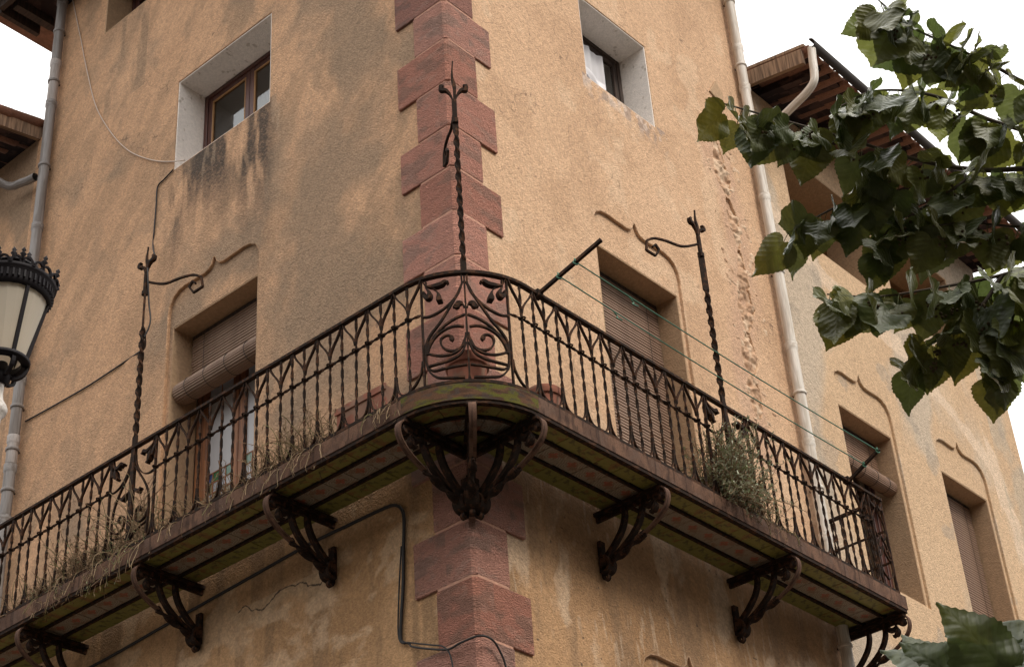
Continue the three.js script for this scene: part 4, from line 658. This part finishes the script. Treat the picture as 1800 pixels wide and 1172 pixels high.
function weed(label, s, width, height, n, opt = {}) {   // dry tangled stems, some green at the base
  const o = thing('dry_weed', label, 'weed', 'dry weeds growing on the balcony'), st = [[], [], []], lf = [[], [], []];
  for (let i = 0; i < n; i++) {
    const a = s + rr(-width, width), e = Math.abs((a - s) / width), b0 = railAt(a, rr(-0.16, 0.02)), h = height * (0.3 + 0.7 * rnd()) * (1 - 0.6 * e * e), f = railPhi(a), T = V(Math.cos(f), 0, -Math.sin(f)), N = V(Math.sin(f), 0, Math.cos(f));
    const hang = rnd() < (opt.hang ?? 0.1), p = V(b0[0], 0.164, b0[1]), pts = [p.clone()]; let d = hang ? V(0, 0.25, 0).addScaledVector(N, 0.9).addScaledVector(T, rr(-0.4, 0.4)) : V(0, 1, 0).addScaledVector(T, rr(-0.5, 0.5)).addScaledVector(N, rr(-0.3, 0.45)); const m = 7;
    for (let q = 0; q < m; q++) { d.normalize(); p.addScaledVector(d, (hang ? 0.34 * height + 0.12 : h) / m); pts.push(p.clone()); d.add(V(rr(-0.45, 0.45), (hang ? -0.55 : -0.03) + rr(-0.3, 0.25), rr(-0.45, 0.45))); }
    const k = rnd() < 0.45 ? 0 : rnd() < 0.75 ? 1 : 2; st[k].push(tube(pts, 0.0021 + rr(0, 0.0017), 9, 3));
    for (let q = 0; q < (opt.leaves ?? 4); q++) { const b = pts[1 + Math.floor(rr(0, m))], kk = opt.green && rnd() < opt.green ? 2 : rnd() < 0.5 ? 0 : 1; lf[kk].push(blade(b, V(rr(-1, 1), rr(-0.7, 0.8), rr(-1, 1)), rr(0.02, 0.055) * (opt.size ?? 1), rr(0.004, 0.009), rr(0, 0.025))); }
    if (rnd() < 0.5) { const b = pts[3 + Math.floor(rr(0, 3))], q = b.clone().add(V(rr(-0.09, 0.09), rr(-0.02, 0.1), rr(-0.09, 0.09))); st[0].push(tube([b, b.clone().lerp(q, 0.5).add(V(0, 0.01, 0)), q], 0.0014, 4, 3)); }
  }
  st.forEach((l, k) => l.length && stuff(part(o, 'stems', merge(l), dryM[k]))); lf.forEach((l, k) => l.length && stuff(part(o, 'leaves', merge(l), k === 2 ? greenM[2] : dryM[k])));
}
weed('dense brown dried shrub behind the left railing, beyond the standard', -(3.85 + QA), 0.5, 0.5, 330, { leaves: 8, hang: 0.18, green: 0.12 });
weed('dry weeds with green blades at the foot of the left standard', -(3.12 + QA), 0.3, 0.8, 150, { leaves: 5, green: 0.5, hang: 0.12 });
weed('dry stalks at the far left end of the railing', -(4.6 + QA), 0.5, 0.4, 90, { leaves: 4 });
weed('thin dry grass before the left balcony door', -(2.2 + QA), 0.55, 0.42, 130, { leaves: 4, hang: 0.15 });
weed('wispy dry weeds halfway along the left railing', -(1.2 + QA), 0.5, 0.5, 230, { leaves: 4, hang: 0.1 });
weed('tangle of dry roots over the fascia left of the corner', -(0.2 + QA), 0.14, 0.22, 45, { leaves: 2, hang: 0.5 });
weed('reddish dry stalks right of the grey green shrub', 2.92 + QA, 0.2, 0.36, 90, { leaves: 7, hang: 0.12 });
{
  const o = thing('grey_green_shrub', 'grey green leafy shrub spilling through the right railing', 'shrub'), st = [], lf = [[], [], [], []];
  for (let i = 0; i < 330; i++) {
    const a = rr(-1, 1), cx = 2.46 + a * 0.17, cz = 0.55 + rr(-0.16, 0.12), h = rr(0.25, 0.78) * (1 - 0.35 * a * a), lx = a * 0.22 + rr(-0.1, 0.1), lz = rr(-0.1, 0.3), dn = i % 6 === 0, wob = rr(0, 6), P = (t) => V(cx + lx * t * t + 0.03 * Math.sin(wob + t * 5), 0.164 + h * t - (dn ? 0.75 * h * t * t + 0.15 * t * t : 0), cz + lz * t + (dn ? 0.16 * t : 0) + 0.03 * Math.cos(wob + t * 4));
    st.push(tube([P(0), P(0.35), P(0.7), P(1)], 0.0028, 6, 3));
    for (let q = 0; q < 22; q++) { const t = rr(0.2, 1.02), k = rnd() < (t < 0.5 ? 0.45 : 0.1) ? 3 : Math.floor(rr(0, 3)); lf[k].push(blade(P(t), V(rr(-1, 1), rr(-0.2, 1), rr(-1, 1)), rr(0.028, 0.055), rr(0.010, 0.018), rr(-0.005, 0.01))); }
  }
  stuff(part(o, 'stems', merge(st), dryM[1])); lf.forEach((l, k) => stuff(part(o, 'leaves', merge(l), k < 3 ? greenM[k] : dryM[1])));
}

// ---------------------------------------------------------------- street lamp
{
  const ax = -4.08, az = 0.478, o = thing('street_lamp', 'black lantern street lamp with a crowned top on a pale post', 'street lamp', null, [ax, GR, az]);
  const black = new THREE.MeshPhysicalMaterial({ color: lin(0.014, 0.011, 0.013), roughness: 0.6, specularIntensity: 0.35 }), pale = new THREE.MeshStandardMaterial({ map: pipeTex([0.62, 0.57, 0.53], [0.48, 0.43, 0.39], 2), roughness: 0.5 });
  const frosted = new THREE.MeshPhysicalMaterial({ color: lin(0.82, 0.72, 0.58), roughness: 0.85, transmission: 0.5, thickness: 0, side: THREE.DoubleSide });
  const Y0 = -1.27 - GR, T = 0.405;                      // foot of the lantern glass above ground, height of the glass
  part(o, 'post', lathe([[0.001, 0], [0.2, 0], [0.2, 0.25], [0.13, 0.4], [0.1, 1.2], [0.06, 2.2], [0.032, 3.6], [0.026, Y0 - 0.55], [0.026, Y0 - 0.36], [0.03, Y0 - 0.325], [0.05, Y0 - 0.30], [0.056, Y0 - 0.275], [0.048, Y0 - 0.25], [0.03, Y0 - 0.22], [0.024, Y0 - 0.18], [0.026, Y0 - 0.12], [0.034, Y0 - 0.11], [0.03, Y0 - 0.09]], 28), pale);
  part(o, 'neck', lathe([[0.03, Y0 - 0.13], [0.05, Y0 - 0.11], [0.055, Y0 - 0.08], [0.04, Y0 - 0.05], [0.03, Y0]], 20), black);
  const R0 = 0.108, R1 = 0.2, rib = (a) => { const g = strap([[R0, Y0 - 0.02], [R1, Y0 + T]], 0.018, 0.018, 2); g.rotateY(a); return g; };
  for (let k = 0; k < 6; k++) {
    const a = k * PI / 3 + 0.42; part(o, 'rib', rib(a), black);
    const b = a + PI / 3, P = (r, y, q) => [r * Math.cos(q), y, -r * Math.sin(q)], c = 0.03; const g = new THREE.BufferGeometry(), n = 4, v = [];
    for (let j = 0; j < n; j++) { const q0 = a + (b - a) * j / n, q1 = a + (b - a) * (j + 1) / n, A = P(R0 - 0.005, Y0, q0), B = P(R0 - 0.005, Y0, q1), C = P(R1 - 0.005, Y0 + T - 0.01, q1), D = P(R1 - 0.005, Y0 + T - 0.01, q0); v.push(...A, ...B, ...C, ...A, ...C, ...D); }
    g.setAttribute('position', new THREE.Float32BufferAttribute(v, 3)); g.computeVertexNormals(); g.setAttribute('uv', new THREE.Float32BufferAttribute(new Float32Array(v.length / 3 * 2), 2)); part(o, 'glass_panel', g, frosted);
    const s = strap([[0.035, Y0 - 0.07], [0.07, Y0 - 0.09], [0.115, Y0 - 0.06], [0.125, Y0 - 0.0], [R0 + 0.012, Y0 + 0.02]], 0.016, 0.02, 14); s.rotateY(a); part(o, 'cradle_arm', s, black);
  }
  part(o, 'lower_ring', lathe([[R0 - 0.012, Y0 - 0.01], [R0 + 0.03, Y0 - 0.015], [R0 + 0.034, Y0 + 0.01], [R0 + 0.0, Y0 + 0.03], [R0 - 0.012, Y0 + 0.02], [R0 - 0.012, Y0 - 0.01]], 32), black);
  part(o, 'upper_ring', lathe([[R1 - 0.02, Y0 + T - 0.03], [R1 + 0.005, Y0 + T - 0.03], [R1 + 0.012, Y0 + T + 0.0], [R1 + 0.018, Y0 + T + 0.05], [R1 + 0.03, Y0 + T + 0.058], [R1 + 0.035, Y0 + T + 0.075], [R1 + 0.02, Y0 + T + 0.085], [R1 - 0.03, Y0 + T + 0.085]], 36), black);
  const slot = []; for (let k = 0; k < 48; k++) { const a = k / 48 * 2 * PI, g = box(R1 + 0.012, R1 + 0.024, Y0 + T + 0.0, Y0 + T + 0.042, -0.005, 0.005); g.rotateY(a); slot.push(g); } stuff(part(o, 'slotted_band', merge(slot), black));
  part(o, 'roof', lathe([[R1 + 0.02, Y0 + T + 0.08], [R1 - 0.03, Y0 + T + 0.12], [0.12, Y0 + T + 0.14], [0.1, Y0 + T + 0.15], [0.095, Y0 + T + 0.165], [0.12, Y0 + T + 0.172], [0.12, Y0 + T + 0.185], [0.1, Y0 + T + 0.19], [0.05, Y0 + T + 0.205], [0.001, Y0 + T + 0.215]], 30), black);
  for (let k = 0; k < 12; k++) {                         // cresting round the rim: scrolls and fleurons
    const a = k * PI / 6 + 0.16, y = Y0 + T + 0.072, g = merge([strap([[-0.055, 0], [-0.05, 0.035], [-0.025, 0.05], [0, 0.03], [-0.012, 0.012]], 0.012, 0.014, 14), strap([[0.055, 0], [0.05, 0.035], [0.025, 0.05], [0, 0.03], [0.012, 0.012]], 0.012, 0.014, 14), shift(lathe([[0.001, 0], [0.012, 0.01], [0.007, 0.03], [0.018, 0.05], [0.006, 0.066], [0.013, 0.078], [0.001, 0.1]], 8), 0, 0.02, 0)]); g.scale(1, 0.8, 1);
    g.rotateY(PI / 2); g.rotateZ(-0.25); g.translate(R1 + 0.022, y, 0); g.rotateY(a); part(o, 'cresting', g, black);
  }
  for (let k = 0; k < 8; k++) { const a = k * PI / 4 + 0.2, g = lathe([[0.001, 0], [0.012, 0.0], [0.009, 0.03], [0.018, 0.045], [0.008, 0.06], [0.013, 0.075], [0.001, 0.1]], 8); g.scale(1, 0.75, 1); g.translate(0.108, Y0 + T + 0.18, 0); g.rotateY(a); part(o, 'fleuron', g, black); }
}

// ---------------------------------------------------------------- linden tree: trunk out of the picture, boughs reaching in from the right
{
  const tree = thing('linden_tree', 'linden tree branches with heart shaped leaves reaching in from the right', 'tree');
  const bark = new THREE.MeshStandardMaterial({ map: per(colourTex(128, 256, (u, v) => { const q = 0.5 + fbm(u * 20, v * 8, 5); return [0.085 * q, 0.066 * q, 0.05 * q]; }), 0.5, 1), roughness: 0.95 });
  const TR = [-1.9, GR, 7.6];
  const taperTube = (pts, r0, r1, seg, rad) => { const g = tube(pts, 1, seg, rad), p = g.attributes.position, n = g.attributes.normal; for (let i = 0; i < p.count; i++) { const t = Math.floor(i / (rad + 1)) / seg, r = r0 + (r1 - r0) * t; p.setXYZ(i, p.getX(i) - n.getX(i) * (1 - r), p.getY(i) - n.getY(i) * (1 - r), p.getZ(i) - n.getZ(i) * (1 - r)); } return g; };
  part(tree, 'trunk', taperTube([[-1.9, GR, 7.6], [-1.95, -6.5, 7.58], [-1.9, -5, 7.6], [-2.0, -3.2, 7.55], [-1.9, -1.0, 7.7], [-1.8, 1, 7.8]], 0.17, 0.09, 40, 14), bark);
  part(tree, 'limb', taperTube([[-1.98, -3.5, 7.56], [-2.8, -3.35, 7.0], [-3.6, -3.4, 6.4], [-4.2, -3.4, 5.98]], 0.05, 0.016, 30, 8), bark);
  part(tree, 'limb', taperTube([[-1.95, -4.6, 7.58], [-2.9, -4.1, 7.0], [-3.8, -3.8, 6.4], [-4.4, -3.7, 5.99]], 0.045, 0.013, 30, 8), bark);
  part(tree, 'limb', taperTube([[-1.94, -5.6, 7.59], [-3.2, -5.3, 7.3], [-4.8, -5.28, 6.82], [-5.81, -5.295, 6.37]], 0.035, 0.008, 30, 8), bark);
  const twigs = [
    [[-4.2, -3.4, 5.98], [-4.33, -3.35, 5.92], [-4.44, -3.34, 5.8], [-4.56, -3.31, 5.69], [-4.76, -3.27, 5.57], [-4.89, -3.245, 5.49], [-5.03, -3.215, 5.4]],
    [[-4.2, -3.4, 5.98], [-4.34, -3.27, 6.06], [-4.56, -3.2, 5.99], [-4.69, -3.16, 5.93], [-4.82, -3.11, 5.86], [-4.93, -3.08, 5.84]],
    [[-4.2, -3.4, 5.98], [-4.27, -3.24, 5.95], [-4.42, -3.18, 5.85], [-4.56, -3.13, 5.77], [-4.71, -3.15, 5.68], [-4.78, -3.2, 5.6]],
    [[-4.56, -3.33, 5.69], [-4.63, -3.38, 5.58], [-4.71, -3.44, 5.47], [-4.78, -3.5, 5.38]],
    [[-4.44, -3.34, 5.8], [-4.5, -3.41, 5.69], [-4.56, -3.46, 5.59], [-4.6, -3.53, 5.54]],
    [[-4.44, -3.7, 5.97], [-4.53, -3.74, 5.82], [-4.64, -3.76, 5.67], [-4.74, -3.78, 5.57], [-4.84, -3.78, 5.49]],
    [[-4.53, -3.74, 5.82], [-4.55, -3.82, 5.74], [-4.6, -3.88, 5.64], [-4.64, -3.93, 5.56]],
    [[-4.44, -3.7, 5.97], [-4.51, -3.82, 5.84], [-4.51, -3.91, 5.78], [-4.53, -3.98, 5.74]],
    [[-4.2, -3.4, 5.98], [-4.23, -3.49, 5.92], [-4.37, -3.51, 5.83], [-4.47, -3.5, 5.74], [-4.55, -3.52, 5.68]],
    [[-5.81, -5.295, 6.37], [-5.85, -5.31, 6.25], [-5.89, -5.315, 6.18], [-5.915, -5.31, 6.12]],
  ];
  // heart shaped, toothed leaf in local space: base at the origin, tip along +y, about 1 long, face towards +z
  const leafGeo = [0, 1, 2].map((vr) => {
    const key = [[0.0, 0.0], [0.10, -0.075], [0.22, -0.085], [0.33, -0.03], [0.41, 0.07], [0.45, 0.18], [0.435, 0.30], [0.40, 0.41], [0.335, 0.53], [0.25, 0.66], [0.15, 0.78], [0.06, 0.885], [0, 1.02]], curve = smooth2(key, 34), v = [], uv = [], idx = [], asym = 0.06 * (vr - 1);
    const P = (x, y, e) => { const cup = 0.10 + 0.07 * vr, z = -cup * Math.abs(x) ** 1.3 * (vr === 2 ? -1 : 1) - 0.24 * (y - 0.3) ** 2 + (0.05 * Math.sin(x * 9 + vr * 2 + y * 5) + 0.03 * Math.sin(y * 15 + vr + x * 4)) * e; v.push(x * (1 + asym * Math.sign(x)), y, z); uv.push(x + 0.5, y); };
    const M = 8; for (let k = 0; k <= M; k++) P(0, k / M, 0);                             // midrib
    for (const s of [1, -1]) {
      const n = curve.length, inner = v.length / 3; for (let k = 1; k < n - 1; k++) P(curve[k][0] * 0.55 * s, curve[k][1] * 0.6 + 0.4 * Math.min(1, Math.max(0, k / (n - 1))), 0.7);
      const outer = v.length / 3; for (let k = 1; k < n - 1; k++) { const q = k % 2 ? 1.035 : 0.975; P(curve[k][0] * q * s, curve[k][1] + (k % 2 ? 0.012 : 0), 1); }
      const tri = (a, b, c) => (s > 0 ? idx.push(a, b, c) : idx.push(a, c, b)), mid = (k) => Math.min(M, Math.round(k / (n - 2) * M)), m = n - 2;
      for (let k = 0; k < m; k++) { const a = inner + k, b = outer + k; if (k + 1 < m) { tri(a, b, b + 1); tri(a, b + 1, a + 1); const m0 = mid(k), m1 = mid(k + 1); tri(m0, a, a + 1); if (m1 !== m0) tri(m0, a + 1, m1); } }
      tri(0, outer, inner); tri(M, inner + m - 1, outer + m - 1);
    }
    const g = new THREE.BufferGeometry(); g.setAttribute('position', new THREE.Float32BufferAttribute(v, 3)); g.setAttribute('uv', new THREE.Float32BufferAttribute(uv, 2)); g.setIndex(idx); g.computeVertexNormals(); return g;
  });
  const leafTex = colourTex(256, 256, (u, v) => {
    const x = Math.abs(u - 0.5), y = v; let k = ss(0.012, 0.004, x); const t = (y - x * 0.75) * 7.5; k = Math.max(k, ss(0.09, 0.03, Math.abs(t - Math.round(t))) * (x < 0.45 ? 0.8 : 0));
    const t2 = (y * 0.5 + x) * 40; k = Math.max(k, 0.3 * ss(0.2, 0.05, Math.abs(t2 - Math.round(t2)))); const c = mix([0.122, 0.142, 0.037], [0.165, 0.18, 0.07], 0.6 * k), q = 0.75 + 0.5 * fbm(u * 12, v * 12, 4); return [c[0] * q, c[1] * q, c[2] * q]; });
  const leafBump = greyTex(256, 256, (u, v) => { const x = Math.abs(u - 0.5), t = (v - x * 0.75) * 7.5, f = Math.abs(t - Math.round(t)); return 0.3 + 0.7 * ss(0.0, 0.4, f) * ss(0, 0.05, x); });
  const leafM = [lin(1, 1, 1), lin(1.45, 1.35, 1.15), lin(0.7, 0.8, 0.75), lin(1.2, 1.05, 0.7)].map((c) => new THREE.MeshPhysicalMaterial({ map: leafTex, color: c, roughness: 0.5, bumpMap: leafBump, bumpScale: 0.001, transmission: 0.5, thickness: 0, side: THREE.DoubleSide }));
  const fruitM = mat(0.075, 0.05, 0.022, 0.9), stalkM = mat(0.09, 0.10, 0.03, 0.8), berry = new THREE.IcosahedronGeometry(0.0042, 1), petioles = [], fruits = []; let count = 0;
  const spots = [];
  twigs.forEach((pts, ti) => {
    const last = ti === 9; part(tree, 'branch', taperTube(pts, ti < 3 ? 0.009 : 0.006, 0.0022, pts.length * 6, 6), bark);
    const c = new THREE.CatmullRomCurve3(pts.map((p) => V(...p)), false, 'catmullrom', 0.5), L = c.getLength(), n = last ? 9 : Math.round(L / (ti === 1 || ti === 2 ? 0.021 : 0.0245)), t0 = last ? 0.15 : ti < 3 || ti === 5 ? 0.1 : 0.12;
    for (let k = 0; k < n; k++) spots.push([c.getPoint(t0 + (1 - t0) * (k + 0.5) / n), c.getTangent(t0 + (1 - t0) * (k + 0.5) / n), k, last]);
  });
  for (const [p, tan, k, last] of spots) {
    if (count >= 299) break;
    const side = V(tan.z, 0, -tan.x).normalize().multiplyScalar(k % 2 ? 1 : -1), dir = tan.clone().multiplyScalar(rr(0.1, 0.6)).addScaledVector(side, rr(0.15, 0.7)).add(V(rr(-0.25, 0.25), rr(-1.1, -0.15), rr(-0.25, 0.25))).normalize();
    if (last) dir.copy(tan).multiplyScalar(rr(0.2, 0.8)).add(V(rr(-0.2, 0.2), rr(0.25, 0.75), rr(-0.2, 0.2))).normalize();
    const len = last ? rr(0.105, 0.15) : 0.084 + 0.066 * rnd() * rnd() + 0.024 * rnd(), pet = rr(0.02, 0.045), b = p.clone().addScaledVector(dir, pet).add(V(0, -0.006, 0));
    petioles.push(tube([p, p.clone().lerp(b, 0.5).add(V(0, 0.004, 0)), b], 0.0013, 4, 4));
    let nrm = V(rr(0.15, 1.0), rr(0.2, 1.0), rr(-0.95, -0.05)).addScaledVector(dir, 0); if (last) nrm.set(-0.55 + rr(-0.5, 0.3), rr(-0.2, 0.45), 0.5 + rr(-0.3, 0.5)); nrm.addScaledVector(dir, -nrm.dot(dir)).normalize(); const xx = V().crossVectors(dir, nrm);
    const o = part(tree, 'leaf', leafGeo[Math.floor(rr(0, 3))], leafM[last ? 2 : Math.floor(rr(0, 4))], [b.x, b.y, b.z]); o.quaternion.setFromRotationMatrix(new THREE.Matrix4().makeBasis(xx, dir, nrm)); o.scale.set(len * rr(0.95, 1.15), len, len); count++;
    if (!last && rnd() < 0.3) { const q = p.clone().add(V(rr(-0.03, 0.03), rr(-0.07, -0.03), rr(-0.03, 0.03))); petioles.push(tube([p, p.clone().lerp(q, 0.6).add(V(0, -0.01, 0)), q], 0.0009, 4, 3)); for (let f = 0; f < 6; f++) fruits.push(berry.clone().translate(q.x + rr(-0.016, 0.016), q.y + rr(-0.02, 0.006), q.z + rr(-0.016, 0.016))); }
  }
  // the rest of the crown, above and to the right of the picture, and two unseen lindens added to block low sky
  const crown = (o, cx, cy, cz, r, h, n) => {
    const m = new THREE.InstancedMesh(leafGeo[0], leafM[2], n), M = new THREE.Matrix4(), q = new THREE.Quaternion(), e = new THREE.Euler(); let k = 0;
    while (k < n) { const x = rr(-1, 1), y = rr(-1, 1), z = rr(-1, 1), d = Math.hypot(x, y, z); if (d > 1 || d < 0.35 || fbm(x * 2 + 9 + cx, z * 2 + y * 1.5 + 30, 3) < 0.42) continue; const s = rr(0.16, 0.24); e.set(rr(-2.6, -0.6), rr(0, 6.28), rr(-0.6, 0.6)); q.setFromEuler(e); m.setMatrixAt(k++, M.compose(V(cx + x * r, cy + y * h, cz + z * r), q, V(s, s, s))); }
    m.name = 'crown'; o.add(m); stuff(m);
  };
  crown(tree, -0.2, 1.0, 9.4, 2.7, 3.0, 5200);
  for (const [label, x, z] of [['unseen linden tree added behind the viewer to block low sky', -10.5, 11.5], ['unseen linden tree added left of the viewer to block low sky', -14.5, 1.5]]) {
    const t = thing('linden_tree', label, 'tree'); part(t, 'trunk', taperTube([[x, GR, z], [x + 0.1, -5, z], [x, -2, z + 0.1], [x, 1, z]], 0.18, 0.08, 24, 12), bark); crown(t, x, 0.2, z, 2.9, 3.2, 5200);
  }
  stuff(part(tree, 'leaf_stalks', merge(petioles), stalkM)); stuff(part(tree, 'seed_clusters', merge(fruits), fruitM));
}
// ---------------------------------------------------------------- unseen houses added round the square; with the extra lindens they block low sky
{
  const greyStone = new THREE.MeshStandardMaterial({ map: per(colourTex(256, 256, (u, v) => { const q = 0.7 + 0.6 * fbm(u * 24, v * 24, 5); return [0.20 * q, 0.165 * q, 0.13 * q]; }), 3), roughness: 0.95 });
  const face = (o, L, H, rot, pos) => {
    const s = rectShape(0, L, 0, H), wins = []; for (let f = 0; f < 4; f++) for (let k = 0; k < Math.floor(L / 3.2); k++) { const a = 1.1 + k * 3.2, b = 1.0 + f * 3.4; s.holes.push(rectPath(a, a + 1.1, b, b + 2.1)); wins.push([a, b]); }
    const g = new THREE.ExtrudeGeometry(s, { depth: 0.4, bevelEnabled: false }), q = sub(o, 'facade', pos, rot); part(q, 'wall', boxUV(g), greyStone);
    for (const [a, b] of wins) { part(q, 'shutter', box(a, a + 1.1, b, b + 2.1, 0.1, 0.16), darkWood); }
    part(q, 'eave', box(-0.3, L + 0.3, H, H + 0.25, -1, 0.9), darkWood); part(q, 'backing', box(0.05, L - 0.05, 0, H, -1.5, -0.01), roomDark);
  };
  const a = thing('sky_blocker_house', 'unseen shuttered house added across the square to block low sky', 'house'); face(a, 48, 16, PI, [22, GR, 20]);
  const b = thing('sky_blocker_house', 'unseen shuttered house added left of the square to block low sky', 'house'); face(b, 40, 16, PI / 2, [-22, GR, 20]);
}
scene.traverse((o) => { if (o.isMesh) { o.castShadow = true; o.receiveShadow = true; } });
renderer.render(scene, camera);
